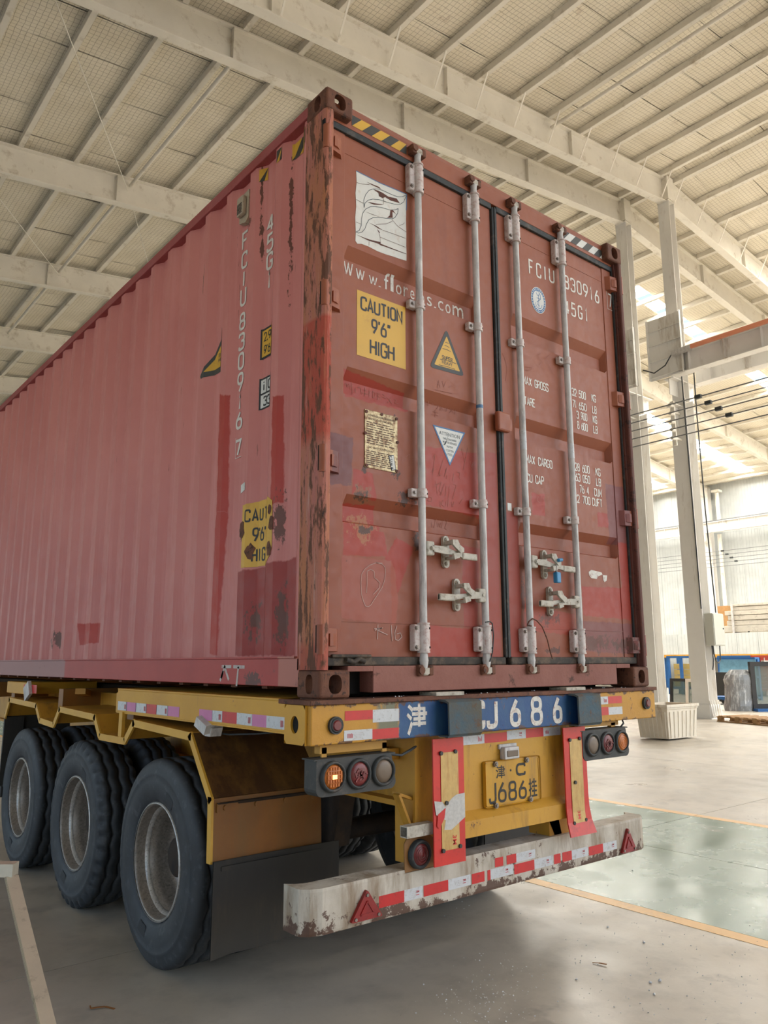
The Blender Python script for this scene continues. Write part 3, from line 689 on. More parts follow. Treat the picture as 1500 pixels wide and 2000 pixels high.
def bus(x, y0, y1, z, lab, gap):
    t = thing('conductor_bars', (x, y0, z), lab, 'rail')
    for i in range(5):
        zz = z - .25*i; o = MB(); o.cyl((x, y0, zz), (x, y1, zz), .017, 6); o.build('bar', M['rail_grey'], t)
        if i < 4: MB().box(x-.05, x+.05, gap-1.0-.28*i, gap-.82-.28*i, zz-.05, zz+.05).build('joint_clamp', M['cable'], t)
    mb = MB()
    for i in range(5): mb.cyl((x+.02, gap, z-.25*i), (x+.2, gap, z-.25*i), .055, 8)
    mb.box(x+.2, x+.55, gap-.02, gap+.02, z-.2, z-.14); mb.box(x+.2, x+.55, gap-.02, gap+.02, z-1.0, z-.94); mb.box(x+.18, x+.22, gap-.05, gap+.05, z-1.2, z+.15); mb.build('insulator', M['white_steel'], t)
bus(18.36, -10, 30, 7.50+G, 'five parallel grey conductor bars crossing in front of the near column', CY-.05)
bus(46.9, -10, 48, 7.15+G, 'far set of five thin conductor bars in front of the white wall', 23.0)
t = thing('downpipe', (47.4, 22.45, 0), 'white rainwater downpipe beside the far column', 'pipe')
MB().cyl((47.4, 22.45, 3.2), (47.4, 22.45, 9.75), .13, 12).build('lower_pipe', M['white_steel'], t)
MB().cyl((47.5, 22.45, 10.6), (47.5, 22.45, 12.6), .13, 12).build('upper_pipe', M['white_steel'], t)
MB().box(47.25, 47.75, 22.2, 22.7, 12.6, 12.75).build('outlet', M['white_steel'], t)
MB().cyl((47.4, 22.45, .02), (47.4, 22.45, 3.2), .13, 12).build('foot_pipe', M['white_steel'], t)
# distribution box and its cables
bx, by_ = 19.16-.05, CY-.25
t = thing('distribution_box', (bx, by_, 1.6), 'light grey electrical cabinet on the side of the near column', 'cabinet')
MB().box(18.98, 19.56, by_-.27, by_-.02, 1.98, 2.87, .01).build('body', M['box_grey'], t)
MB().box(19.0, 19.55, by_-.285, by_-.272, 2.0, 2.85, .004).build('door', M['box_grey'], t)
MB().cyl((19.48, by_-.30, 2.45), (19.48, by_-.285, 2.45), .02, 10).build('lock', M['cable'], t)
t = thing('cable', (18.95, by_, 2.9), 'black cable running down the left face of the near column', 'cable')
MB().tube([(18.93, CY-.2, 11.2), (18.9, CY-.22, 9.0), (18.9, CY-.24, 6), (18.92, CY-.24, 3.0)], .02, 6).build('run', M['cable'], t)
t = thing('cable', (19.5, by_, 2.9), 'black cable down the right side of the near column into the grey cabinet', 'cable')
MB().tube([(19.48, CY-.3, 10.2), (19.45, CY-.3, 8.8), (19.44, CY-.32, 6), (19.44, CY-.38, 2.9)], .02, 6).build('run', M['cable'], t)
t = thing('cable', (19.2, by_, 1.5), 'black cable looping out under the grey cabinet', 'cable')
MB().tube([(19.1, CY-.4, 1.98), (19.12, CY-.4, 1.75), (19.2, CY-.4, 1.55), (19.35, CY-.4, 1.5), (19.45, CY-.4, 1.6), (19.47, CY-.4, 1.98)], .018, 6).build('loop', M['cable'], t)
t = thing('cable', (19.02, by_, 1.5), 'short black cable tail hanging beneath the left of the grey cabinet', 'cable')
MB().tube([(19.04, CY-.4, 1.98), (19.06, CY-.4, 1.6), (19.03, CY-.4, 1.45), (18.98, CY-.4, 1.32)], .018, 6).build('tail', M['cable'], t)

# ------------------------------------------------------------------ background goods
# plastic bin: four corners measured on the floor
t = thing('plastic_bin', (12.3, 6.2, 0), 'dirty cream plastic bin on the floor right of the trailer', 'bin')
c0 = Vector((11.42, 5.62, 0)); e1 = Vector((.9, -.02, 0)); 
A_, B_, C_ = at(1251, 1443, 2, 0), at(1307, 1447, 2, 0), at(1360, 1441, 2, 0)
D_ = A_ + C_ - B_; cen = (A_+C_)/2
def ring(s, z): return [cen + (p-cen)*s + Vector((0,0,z)) for p in (A_, B_, C_, D_)]
def wallring(mb, rs):
    vs_ = [p for r in rs for p in r]; n = len(rs[0])
    mb.add(vs_, [(k*n+i, k*n+(i+1) % n, (k+1)*n+(i+1) % n, (k+1)*n+i) for k in range(len(rs)-1) for i in range(n)])
mb = MB(); wallring(mb, [ring(.3, .03), ring(1.0, .03), ring(1.1, .60), ring(1.14, .61), ring(1.15, .66), ring(1.09, .67), ring(.96, .08), ring(.2, .08)]); mb.build('tub', M['bin_plastic'], t)
for (p, q) in ((A_, B_), (B_, C_)):
    for i in range(7):
        f = (i+.6)/7.2; a = cen + (p+(q-p)*f-cen)*1.005; b = cen + (p+(q-p)*f-cen)*1.103
        MB().bar((a.x, a.y, .05), (b.x, b.y, .56), .03, .02).build('rib', M['bin_plastic'], t)
mb = MB(); wallring(mb, [ring(1.175, .64), ring(1.19, .65), ring(1.19, .70), ring(1.10, .70), ring(1.10, .64)]); mb.build('rim', M['bin_plastic'], t)
MB().box(cen.x-.42, cen.x+.42, cen.y-.25, cen.y+.25, .09, .6).build('scrap_fill', M['card'], t)
# pallet
t = thing('wooden_pallet', (19.3, 7.2, 0), 'empty low wooden pallet on the floor in front of the wrapped goods', 'pallet')
a0 = at(1400, 1409, 2, 0); b0 = at(1520, 1420, 2, 0); ax = (b0-a0); ax.z = 0; L = ax.length; ax.normalize(); ay = Vector((-ay_ if False else -ax.y, ax.x, 0))
if ay.x < 0: ay = -ay
wd_ = .95
for i in range(7):
    c = a0 + ax*(L*(i+.5)/7) + ay*wd_/2
    MB().obox((c.x, c.y, .145), ax*(.075), ay*(wd_/2), (0,0,.011)).build('deck_board', M['wood'], t)
for k in range(3):
    c = a0 + ax*L/2 + ay*(.05+ k*(wd_-.1)/2)
    MB().obox((c.x, c.y, .122), ax*(L/2), ay*.05, (0,0,.011)).build('stringer_board', M['wood'], t)
    MB().obox((c.x, c.y, .011), ax*(L/2), ay*.05, (0,0,.011)).build('base_board', M['wood'], t)
    for i in range(4):
        c2 = a0 + ax*(L*(.05+.3*i)) + ay*(.05+ k*(wd_-.1)/2)
        MB().obox((c2.x, c2.y, .067), ax*.07, ay*.05, (0,0,.044)).build('block', M['wood'], t)
# wrapped bundle and dark glazed unit on a low trolley
p = at(1446, 1388, 2, 0); dx = rt.copy(); dx.z = 0; dx.normalize(); dy = Vector((-dx.y, dx.x, 0))
t = thing('wrapped_bundle', p, 'upright bundle wrapped in clear stretch film behind the pallet', 'bundle')
mb = MB(); n = 20; rr = random.Random(5)
rings = []
for k in range(9):
    z = .0 + 1.28*k/8; s = [1.0, 1.02, .98, .97, .96, .98, .99, .9, .6][k]
    rings.append([p + dx*(math.cos(2*PI*i/n)*.48*s*(1+rr.uniform(-.05, .05)) + (.06*k/8)) + dy*(math.sin(2*PI*i/n)*.34*s*(1+rr.uniform(-.05, .05))) + Vector((0,0,z)) for i in range(n)])
wallring(mb, rings); mb.add(rings[-1], [list(range(n))]); mb.build('film', M['film'], t)
q = at(1500, 1390, 2, 0) + dy*.3 + dx*.62
t = thing('glazed_unit', q, 'dark framed glass unit standing beside the film wrapped bundle', 'glass')
mb = MB(); w2, h = .95, 1.45
for s in (-1, 1): mb.obox(q + dx*(w2-.07)*s + Vector((0,0,h/2+.08)), dx*.07, dy*.07, (0,0,h/2))
for z in (.15, h+.01): mb.obox(q + Vector((0,0,z)), dx*w2, dy*.075, (0,0,.07))
mb.build('frame', M['frame_dark'], t)
MB().obox(q + Vector((0,0,h/2+.08)), dx*(w2-.12), dy*.012, (0,0,h/2-.06)).build('pane', M['glass_green'], t)
MB().obox(q + dx*.3 + Vector((0,0,.9)) - dy*.02, dx*.22, dy*.004, (0,0,.035)).build('paper_label', M['sign_white'], t)
MB().obox(q + Vector((0,0,h+.1)), dx*.5, dy*.1, (0,0,.02)).build('packing_strip', M['sign_white'], t)
MB().obox(q + Vector((0,0,.04)), dx*.95, dy*.35, (0,0,.04)).build('trolley_bed', M['blue_paint'], t)
# leaning window frames between the columns
def frame(u0, u1, v0, v1, X, lab, m, lean=.0, g='glass_green', bw=.1):
    a = at(u0, v1, 0, X); b = at(u1, v1, 0, X); c = at(u0, v0, 0, X)
    y0, y1 = min(a.y, b.y), max(a.y, b.y); z1 = c.z
    t = thing('window_frame', (X, (y0+y1)/2, 0), lab, 'frame', 'framed panes leaning between the columns')
    mb = MB(); f = lambda y, z, d=0: Vector((X + lean*z + d, y, z))
    for (ya, yb, za, zb) in ((y0, y0+bw, 0, z1), (y1-bw, y1, 0, z1), (y0+bw, y1-bw, z1-bw, z1), (y0+bw, y1-bw, 0, bw)):
        mb.add([f(ya,za,-.04), f(yb,za,-.04), f(yb,zb,-.04), f(ya,zb,-.04), f(ya,za,.04), f(yb,za,.04), f(yb,zb,.04), f(ya,zb,.04)], [(0,3,2,1),(4,5,6,7),(0,1,5,4),(1,2,6,5),(2,3,7,6),(3,0,4,7)])
    mb.build('frame_profile', M[m], t)
    mb = MB(); mb.add([f(y0+bw,bw,-.01), f(y1-bw,bw,-.01), f(y1-bw,z1-bw,-.01), f(y0+bw,z1-bw,-.01), f(y0+bw,bw,.01), f(y1-bw,bw,.01), f(y1-bw,z1-bw,.01), f(y0+bw,z1-bw,.01)], [(0,3,2,1),(4,5,6,7),(0,1,5,4),(1,2,6,5),(2,3,7,6),(3,0,4,7)])
    mb.build('pane', M[g], t)
frame(1262, 1303, 1325, 1370, 24.5, 'dark framed pane leaning behind the corner of the container', 'frame_dark')
frame(1309, 1346, 1325, 1370, 24.2, 'dark framed green pane leaning behind the bin', 'frame_dark', .12)
frame(1340, 1366, 1326, 1372, 23.6, 'white framed pane leaning against the near column', 'white_steel', .1)
# mezzanine: white fascia, platform, goods on it, racks below
XM = 41.0
zt = lambda v, X=XM: at(1400, v, 0, X).z
z0, z1 = at(1400, 1278, 0, XM).z, at(1400, 1237, 0, XM).z
t = thing('mezzanine', (XM, 18, 0), 'white clad mezzanine edge along the far side, above the blue racks', 'platform')
y = 8.0
while y < 34:
    MB().box(XM, XM+.1, y+.006, y+1.18, z0, z1).build('fascia_panel', M['cladding'], t); y += 1.19
MB().box(XM+.1, 47.2, 8, 34, z0-.0, z0+.15).build('deck', M['white_steel'], t)
MB().box(XM-.03, XM+.1, 8, 34, z0-.16, z0-.002).build('edge_beam', M['yellow_dirty'], t)
for yy in (10.5, 17.0, 23.4, 29.8): MB().box(XM+.15, XM+.4, yy-.12, yy+.12, 0, z0-.16).build('post', M['blue_paint'], t)
# wrapped profile bundles: layers seen at the edge of the mezzanine
ya = at(1420, 1200, 0, 42).y; rr = random.Random(11); XB = 42.0
zb0 = z1 - .75; lay = [(1235, 1222, -.8), (1222, 1212, -.1), (1212, 1202, 0), (1202, 1193, -.15), (1193, 1185, .25), (1185, 1180, .35)]
for k, (vb, vt_, ind) in enumerate(lay):
    a, b = at(1430, vb, 0, XB).z, at(1430, vt_, 0, XB).z
    for j in range(2):
        yy0 = 5.0; yy1 = ya - ind - .1*j; xo = XB + j*.75 + rr.uniform(0, .1)
        o = MB(); o.box(xo, xo+.68, yy0, yy1, a+.012, b-.006, .02)
        oo = o.build('profile_bundle', M['film_stack']); tag(oo, ['lowest', 'second', 'third', 'fourth', 'fifth', 'topmost'][k] + ' cream wrapped profile bundle in the %s stack on the mezzanine' % ['front', 'rear'][j], 'bundle', 'wrapped bundles on the mezzanine')
zfl = z0+.15
t = thing('storage_rack', (XB, 18, zfl), 'steel stand holding the cream wrapped bundles on the mezzanine', 'rack')
for yy in (19.3, 15.5, 11.5, 8.2):
    MB().box(XB-.12, XB-.04, yy-.05, yy+.05, zfl, at(1430, 1180, 0, XB).z).build('upright', M['galv'], t)
    MB().bar((XB-.08, yy, zfl), (XB-.08, yy-.9, at(1430, 1234, 0, XB).z), .07, .07).build('brace', M['frame_dark'], t)
    MB().box(XB-.1, XB+1.6, yy-.04, yy+.04, at(1430, 1235, 0, XB).z-.08, at(1430, 1235, 0, XB).z).build('arm', M['frame_dark'], t)
for k, (u, v0_, v1_, X, lab) in enumerate([(1412, 1183, 1208, 44.5, 'brown cardboard box at the top left of the bundles'), (1398, 1200, 1218, 43.4, 'brown cardboard box low between the column and the bundles'), (1351, 1229, 1239, 42.5, 'small brown box left of the near column')]):
    a = at(u-9, v1_, 0, X); b = at(u+9, v0_, 0, X); zz = zfl if k != 0 else a.z
    o = MB().box(X, X+.8, b.y, a.y, zfl, b.z).build('cardboard_box', M['card']); tag(o, lab, 'box', 'cardboard boxes on the mezzanine')
t = thing('guard_rail', (42, 22, zfl), 'thin pale guard rail on the mezzanine left of the near column', 'rail')
p0, p1 = at(1334, 1206, 0, 42.0), at(1384, 1206, 0, 42.0)
for yy in (p0.y, p1.y): MB().cyl((42, yy, zfl), (42, yy, p0.z), .03, 8).build('post', M['white_steel'], t)
for f in (1, .5): MB().cyl((42, p0.y, zfl+(p0.z-zfl)*f), (42, p1.y, zfl+(p0.z-zfl)*f), .025, 8).build('rail', M['white_steel'], t)
# blue racks under the mezzanine
def rack(u0, u1, X, lab, mat='blue_paint', boards=True, bm='yellow_board', nb=4):
    a, b = at(u0, 1330, 0, X).y, at(u1, 1330, 0, X).y; ya_, yb_ = min(a, b), max(a, b); zt_ = at(1350, 1281, 0, X).z
    t = thing('storage_rack', (X, (ya_+yb_)/2, 0), lab, 'rack')
    for yy in (ya_, (ya_+yb_)/2, yb_):
        for d in (0, .9): MB().box(X+d-.06, X+d+.06, yy-.06, yy+.06, 0, zt_).build('upright', M[mat], t)
    for d in (0, .9):
        for z in (.25, zt_-.1): MB().box(X+d-.05, X+d+.05, ya_, yb_, z, z+.1).build('beam', M[mat], t)
    MB().box(X, X+.9, ya_, yb_, .30, .34).build('shelf', M[mat], t)
    if boards:
        for k in range(nb):
            z = .36+k*(zt_-.7)/nb; MB().box(X+.25, X+.6, ya_+.12, yb_-.12, z, z+(zt_-.7)/nb-.03).build('board', M[bm], t)
    return t
rack(1308, 1358, 33.0, 'blue rack with yellowish boards behind the leaning frames')
rack(1408, 1468, 33.5, 'blue rack behind the mirror glass', boards=False)
rack(1474, 1530, 33.5, 'red rack with stacked red slats at the far right', 'red_paint', True, 'red_paint', 7)
X = 30.0; a, b = at(1408, 1340, 0, X), at(1474, 1285, 0, X)
t = thing('mirror_glass', (X, (a.y+b.y)/2, 0), 'large bright blue mirror glass sheet standing at the far right', 'glass')
ym, yM = min(a.y, b.y), max(a.y, b.y)
MB().obox((X, (ym+yM)/2, b.z/2+.1), (.02, 0, 0), (0, (yM-ym)/2, 0), (.06, 0, b.z/2-.1)).build('sheet', M['glass_blue'], t)
for z in (.12, .55*b.z, b.z): MB().box(X-.1, X+.25, ym-.05, yM+.05, z-.05, z+.03).build('rail', M['blue_paint'], t)
for yy in (ym, yM): MB().box(X+.1, X+.25, yy-.06, yy+.06, 0, b.z).build('upright', M['blue_paint'], t)
for k, (u, v, lab) in enumerate([(1412, 1375, 'dark board pack standing right of the near column')]):
    p = at(1404, 1370, 2, 0); o = MB().box(p.x, p.x+.25, p.y-.55, p.y+.35, 0, 1.12).build('board_pack', M['frame_dark']); tag(o, lab, 'boards')
p = at(1424, 1376, 2, 0); t = thing('trolley', p, 'low blue trolley on the floor left of the wrapped bundle', 'trolley')
MB().box(p.x-.2, p.x+.6, p.y-.75, p.y+.6, .18, .28).build('bed', M['blue_paint'], t)
for dx_, dy_ in ((-.1,-.6),(-.1,.45),(.5,-.6),(.5,.45)): MB().cyl((p.x+dx_-.03, p.y+dy_, .09), (p.x+dx_+.03, p.y+dy_, .09), .09, 12).build('wheel', M['frame_dark'], t); 
for dx_, dy_ in ((-.1,-.6),(-.1,.45),(.5,-.6),(.5,.45)): MB().box(p.x+dx_-.04, p.x+dx_+.04, p.y+dy_-.04, p.y+dy_+.04, .12, .19).build('caster', M['blue_paint'], t)
p = at(1268, 1365, 2, 0)
X = 20.5; a, b = at(1262, 1300, 0, X), at(1269, 1262, 0, X)
t = thing('red_cabinet', (X, a.y, 0), 'red cabinet edge showing between the container and the rear column', 'cabinet')
MB().box(X, X+.5, b.y, b.y+1.0, 0, b.z, .02).build('body', M['red_paint'], t)
for z in (.6, 1.3): MB().box(X-.012, X, b.y+.1, b.y+.9, z-.3, z+.3).build('door', M['red_paint'], t)

# ------------------------------------------------------------------ shipping container (local z = world z - G)
W, HC, L = 2.438, 2.896, 12.19
box_ = thing('shipping_container', (0, 0, G), 'weathered red steel shipping container riding on the yellow trailer', 'container')
def cb(mb, name, mats, parent): 
    mb.v = [(a, b, c+G) for a, b, c in mb.v]; return mb.build(name, mats, parent, WL['shipping_container'])
P0, PIT = 1.290, .2714
def fold(y):                                  # depth of the corrugated side behind the frame
    t = ((y-P0)/PIT) % 1.0
    a, b = .012, .048
    if t < .24: return a + (b-a)*t/.24
    if t < .52: return b
    if t < .76: return b - (b-a)*(t-.52)/.24
    return a
FOLDS = [P0 + PIT*(k+f) for k in range(-5, 42) for f in (0, .24, .52, .76)]
FOLDS = [y for y in FOLDS if .19 < y < 12.0]
def side_sheet(mb, x0, s):
    ys = [.17] + FOLDS + [12.02]; zs = [.17, 2.82]
    vs_ = [(x0 + s*fold(y), y, z) for y in ys for z in zs]
    mb.add(vs_, [(i*2, i*2+1, i*2+3, i*2+2) for i in range(len(ys)-1)], smooth=False)
    vs2 = [(x0 + s*(fold(y)+.0016), y, z) for y in ys for z in zs]; mb.add(vs2, [(i*2, i*2+2, i*2+3, i*2+1) for i in range(len(ys)-1)], smooth=False)
mb = MB(); side_sheet(mb, 0, 1); side = cb(mb, 'side_panel', M['side_paint'], box_)
mb = MB(); side_sheet(mb, W, -1); cb(mb, 'side_panel', M['sill_paint'], box_)
mb = MB(); mb.box(.03, W-.03, .1, L-.1, HC-.04, HC-.02)
for i in range(55): mb.box(.08, W-.08, .25+.21*i, .34+.21*i, HC-.021, HC-.012)
cb(mb, 'roof_panel', M['rail_paint'], box_)
cb(MB().box(.05, W-.05, L-.1, L-.06, .12, HC-.06), 'front_panel', M['sill_paint'], box_)
mb = MB(); mb.box(.05, W-.05, .15, L-.15, .13, .17)
for i in range(38): mb.box(.05, W-.05, .5+.3*i, .55+.3*i, .03, .13)
cb(mb, 'underfloor', M['rust_dark'], box_)
for x0, x1 in ((0, .06), (W-.06, W)):
    cb(MB().box(x0, x1, .16, L-.16, 2.816, 2.876, .004), 'top_rail', M['rail_paint'], box_)
cb(MB().box(0, .055, .16, L-.16, .045, .168, .003).box(-.006, .05, .19, L-.19, .168, .176), 'bottom_rail', M['bottom_rail_paint'], box_)
cb(MB().box(W-.055, W, .16, L-.16, .045, .168, .003), 'bottom_rail', M['sill_paint'], box_)
# corner castings with their oval openings
def casting(cx0, cx1, cy0, cy1, z0, z1, fx, fy, fz):
    bm = bmesh.new(); bmesh.ops.create_cube(bm, size=1)
    for q in bm.verts: q.co = Vector(((cx0+cx1)/2+q.co.x*(cx1-cx0), (cy0+cy1)/2+q.co.y*(cy1-cy0), (z0+z1)/2+q.co.z*(z1-z0)))
    bmesh.ops.bevel(bm, geom=bm.edges[:], offset=.014, segments=3, profile=.5, affect='EDGES')
    me = bpy.data.meshes.new('a'); bm.to_mesh(me); bm.free(); A = bpy.data.objects.new('a', me); COL.objects.link(A)
    cut = MB(); cx, cy, cz = (cx0+cx1)/2, (cy0+cy1)/2, (z0+z1)/2
    def oval(c, axis, rw, rh, depth):
        n = 24; r = []
        for s in (-depth, depth):
            for i in range(n):
                t = 2*PI*i/n; a = rw*math.copysign(abs(math.cos(t))**.8, math.cos(t)); b = rh*math.copysign(abs(math.sin(t))**.8, math.sin(t))
                r.append((c[0]+s, c[1]+a, c[2]+b) if axis == 0 else ((c[0]+a, c[1]+s, c[2]+b) if axis == 1 else (c[0]+a, c[1]+b, c[2]+s)))
        cut.add(r, [list(range(n))[::-1], list(range(n, 2*n))] + [(i, (i+1) % n, n+(i+1) % n, n+i) for i in range(n)])
    oval((fx, cy-.01*(1 if cy < 1 else -1), cz), 0, .027, .041, .07); oval((cx, fy, cz), 1, .034, .040, .08); oval((cx, cy, fz), 2, .04, .055, .05)
    cm = bpy.data.meshes.new('b'); cm.from_pydata(cut.v, [], cut.f)
    bb = bmesh.new(); bb.from_mesh(cm); bmesh.ops.recalc_face_normals(bb, faces=bb.faces[:]); bb.to_mesh(cm); bb.free()
    B = bpy.data.objects.new('b', cm); COL.objects.link(B)
    md = A.modifiers.new('m', 'BOOLEAN'); md.operation = 'DIFFERENCE'; md.object = B; md.solver = 'EXACT'; md.use_self = True
    bpy.context.view_layer.update(); dg = bpy.context.evaluated_depsgraph_get()
    out = bpy.data.meshes.new_from_object(A.evaluated_get(dg)); bpy.data.objects.remove(A); bpy.data.objects.remove(B)
    out.name = 'corner_casting'; out.materials.clear(); out.materials.append(M['rust_dark'])
    o = bpy.data.objects.new('corner_casting', out); COL.objects.link(o); o.parent = box_; reg(o, WL[box_.name]); return o
for xa, xb, fx in ((0, .162, 0), (W-.162, W, W)):
    for ya_, yb_, fy in ((0, .178, 0), (L-.178, L, L)):
        casting(xa, xb, ya_, yb_, 0, .118, fx, fy, 0); casting(xa, xb, ya_, yb_, HC-.118, HC, fx, fy, HC)
# corner posts: bent section, dark groove on the rear, hinge slots
def post(sx, pm):
    X = lambda x: x if sx > 0 else W-x
    mb = MB()
    prof = [(0, .172), (0, .020), (.008, .006), (.020, 0), (.040, 0), (.046, .006), (.046, .030), (.058, .030), (.058, .172)]
    mb.prism(prof, lambda p: (X(p[0]), p[1], .118), lambda p: (X(p[0]), p[1], HC-.118))
    cb(mb, 'corner_post', M[pm], box_)
post(1, 'post_paint'); post(-1, 'post_right')
for x0, x1 in ((0, .06), (W-.06, W)): cb(MB().box(x0, x1, L-.17, L-.01, .118, HC-.118), 'corner_post', M['post_paint'], box_)
# header and sill
mb = MB(); mb.box(.058, W-.058, .046, .12, 2.765, 2.868, .004); mb.prism([(.046, 2.862), (.040, 2.878), (.06, 2.888), (.12, 2.884), (.12, 2.862)], lambda p: (.162, p[0], p[1]), lambda p: (W-.162, p[0], p[1]))
cb(mb, 'door_header', M['door_paint'], box_)
mb = MB(); mb.box(.302, W-.302, .022, .14, .018, .134, .004); mb.box(.162, .302, .022, .14, .110, .134, .003); mb.box(W-.302, W-.162, .022, .14, .110, .134, .003)
cb(mb, 'door_sill', M['sill_paint'], box_)
for a_, b_ in ((.16, .304), (W-.304, W-.16)): cb(MB().box(a_, b_, .12, .135, .012, .112), 'recess', M['void'], box_)  # near-black sheets paint the shade inside the sill notches
# hazard tape on the header and at the top of the left side
def stripes(mb, x0, x1, z0, z1, fmap, p, lean, mi0, mi1, cuts=None):
    n = int((x1-x0)/p)+2
    for i in range(-1, n):
        a = x0+i*p; pts = [(a, z1), (a+p/2, z1), (a+p/2+lean, z0), (a+lean, z0)]
        cl = [(min(max(q[0], x0), x1), q[1]) for q in pts]
        if max(c[0] for c in cl)-min(c[0] for c in cl) > 1e-4: poly(mb, cl, fmap, mi0, cuts)
        pts = [(q[0]+p/2, q[1]) for q in pts]; cl = [(min(max(q[0], x0), x1), q[1]) for q in pts]
        if max(c[0] for c in cl)-min(c[0] for c in cl) > 1e-4: poly(mb, cl, fmap, mi1, cuts)
back = lambda y0: (lambda x, z: (x, y0, z))
for (x0, x1, m) in ((.185, .548, 'sign_yellow'), (1.87, 2.31, 'sign_white')):
    mb = MB(); stripes(mb, x0, x1, 2.788, 2.848, back(.0445), .125, -.06, 0, 1); cb(mb, 'hazard_tape', [M['sign_grey'], M[m]], box_)
lmap = lambda y, z: (fold(y)-.0022, y, z)
lc = (0, FOLDS)
mb = MB(); stripes(mb, .20, .36, 2.70, 2.79, lmap, .16, .10, 0, 1, lc); stripes(mb, .42, .47, 2.73, 2.80, lmap, .16, .1, 0, 1, lc); stripes(mb, .615, .665, 2.725, 2.80, lmap, .12, .08, 1, 0, lc)
cb(mb, 'hazard_tape', [M['sign_grey'], M['sign_yellow']], box_)

# ---- doors
YD, DEP = .062, .038
RIBS = [(2.140, 2.085, 2.005, 1.985), (1.518, 1.462, 1.395, 1.380), (.905, .855, .785, .772)]
DX = [(.050, 1.195), (1.243, 2.388)]
RE = [(.157, 1.085), (1.352, 2.275)]
def dep(x, z):
    for a, b, c, d in RIBS:
        if d < z < a:
            e = 1.0 if b > z > c else ((a-z)/(a-b) if z >= b else (z-d)/(c-d))
            k = 0 if x < 1.22 else 1
            x0, x1 = RE[k]; fx = max(0, min(1, (x-x0)/.022, (x1-x)/.022))
            return DEP*min(e, fx)
    return 0.0
dmap = lambda x, z: (x, YD-.0014+dep(x, z), z)
ZC = sorted(z for r in RIBS for z in r)
dc = (1, ZC)
doors = []
for k in range(2):
    x0, x1 = DX[k]; e0, e1 = RE[k]
    xs = [x0, e0, e0+.022, e1-.022, e1, x1]; zs = [.170] + [.330, .334] + ZC + [2.625, 2.629] + [2.735]
    vs_ = [(x, YD + dep(x, z), z) for x in xs for z in zs]; nz = len(zs)
    mb = MB(); mb.add(vs_, [(i*nz+j, (i+1)*nz+j, (i+1)*nz+j+1, i*nz+j+1) for i in range(len(xs)-1) for j in range(nz-1)])
    # raised frame members around the panel and the two weld seams
    mb.box(x0, e0-.004, YD-.005, YD+.04, .172, 2.733, .003); mb.box(e1+.004, x1, YD-.005, YD+.04, .172, 2.733, .003)
    mb.box(e0-.004, e1+.004, YD-.002, YD+.002, 2.628, 2.634); mb.box(e0-.004, e1+.004, YD-.003, YD+.004, .326, .332)
    mb.box(x0, x1, YD+.046, YD+.05, .172, 2.733)
    d = cb(mb, 'door', M['door_paint'], box_); doors.append(d)
    tag(d, ['left door with caution signs and data plate', 'right door with weight table and code number'][k])
dl, dr = doors
def part(mb, name, mats, par, label=None):
    o = cb(mb, name, mats, par); 
    if label: o['label'] = label
    return o
# rubber gaskets: round the doors and between them
mb = MB(); mb.box(1.198, 1.240, YD-.020, YD+.02, .170, 2.745, .006); mb.box(1.213, 1.225, YD-.026, YD-.018, .170, 2.745, .003)
part(mb, 'centre_gasket', M['rubber_seal'], dr)
for k, d in enumerate(doors):
    x0, x1 = DX[k]
    mb = MB(); mb.box(x0-.004, x1+.004, YD-.018, YD+.02, 2.728, 2.764, .006); part(mb, 'top_gasket', M['rubber_seal'], d)
    mb = MB(); mb.box(x0-.004, x1+.004, YD-.020, YD+.02, .134, .174, .007); part(mb, 'bottom_gasket', M['seal_dirty'], d)
    xs_ = (x0-.006, x0+.012) if k == 0 else (x1-.014, x1+.010)
    mb = MB(); mb.box(xs_[0], xs_[1], YD-.020, YD+.02, .150, 2.745, .005); part(mb, 'side_gasket', M['rubber_seal'], d)
mb = MB(); mb.box(.085, .30, YD-.034, YD-.015, .170, .184, .005); mb.tube([(.16, YD-.03, .16), (.2, YD-.035, .15), (.23, YD-.03, .165), (.26, YD-.034, .152)], .012); part(mb, 'torn_seal', M['seal_dirty'], dl)
# hinges
for k, d in enumerate(doors):
    for zc in (2.628, 1.820, 1.035, .245):
        mb = MB(); s = 1 if k == 0 else -1; X0 = .0 if k == 0 else W
        X = lambda a: X0 + s*a
        h = .048
        mb.prism([(.022, .022), (.060, .020), (.108, .030), (.134, .060), (.022, .060)], lambda p: (X(p[0]), p[1], zc-h), lambda p: (X(p[0]), p[1], zc+h))
        mb.prism([(.060, .016), (.078, .018), (.100, .030), (.060, .030)], lambda p: (X(p[0]), p[1]-.004, zc-h*.55), lambda p: (X(p[0]), p[1]-.004, zc+h*.55))
        mb.cyl((X(.016), .018, zc-.062), (X(.016), .018, zc+.062), .019, 12)
        part(mb, 'hinge', M['door_paint'], d)
    for zc in (2.66, 1.820, 1.035, .245):
        X0 = 0 if k == 0 else W; s = 1 if k == 0 else -1
        part(MB().box(*sorted((X0+s*-.0008, X0+s*.02)), .012, .034, zc-.055, zc+.06), 'hinge_slot', M['void'], box_)
# centre lug that overlaps the two doors
part(MB().box(1.165, 1.262, YD-.052, YD-.018, 1.385, 1.495, .01).prism([(1.255, 1.39), (1.275, 1.4), (1.275, 1.46), (1.255, 1.47)], lambda p: (p[0], YD-.05, p[1]), lambda p: (p[0], YD-.02, p[1])), 'overlap_lug', M['door_paint'], dr)
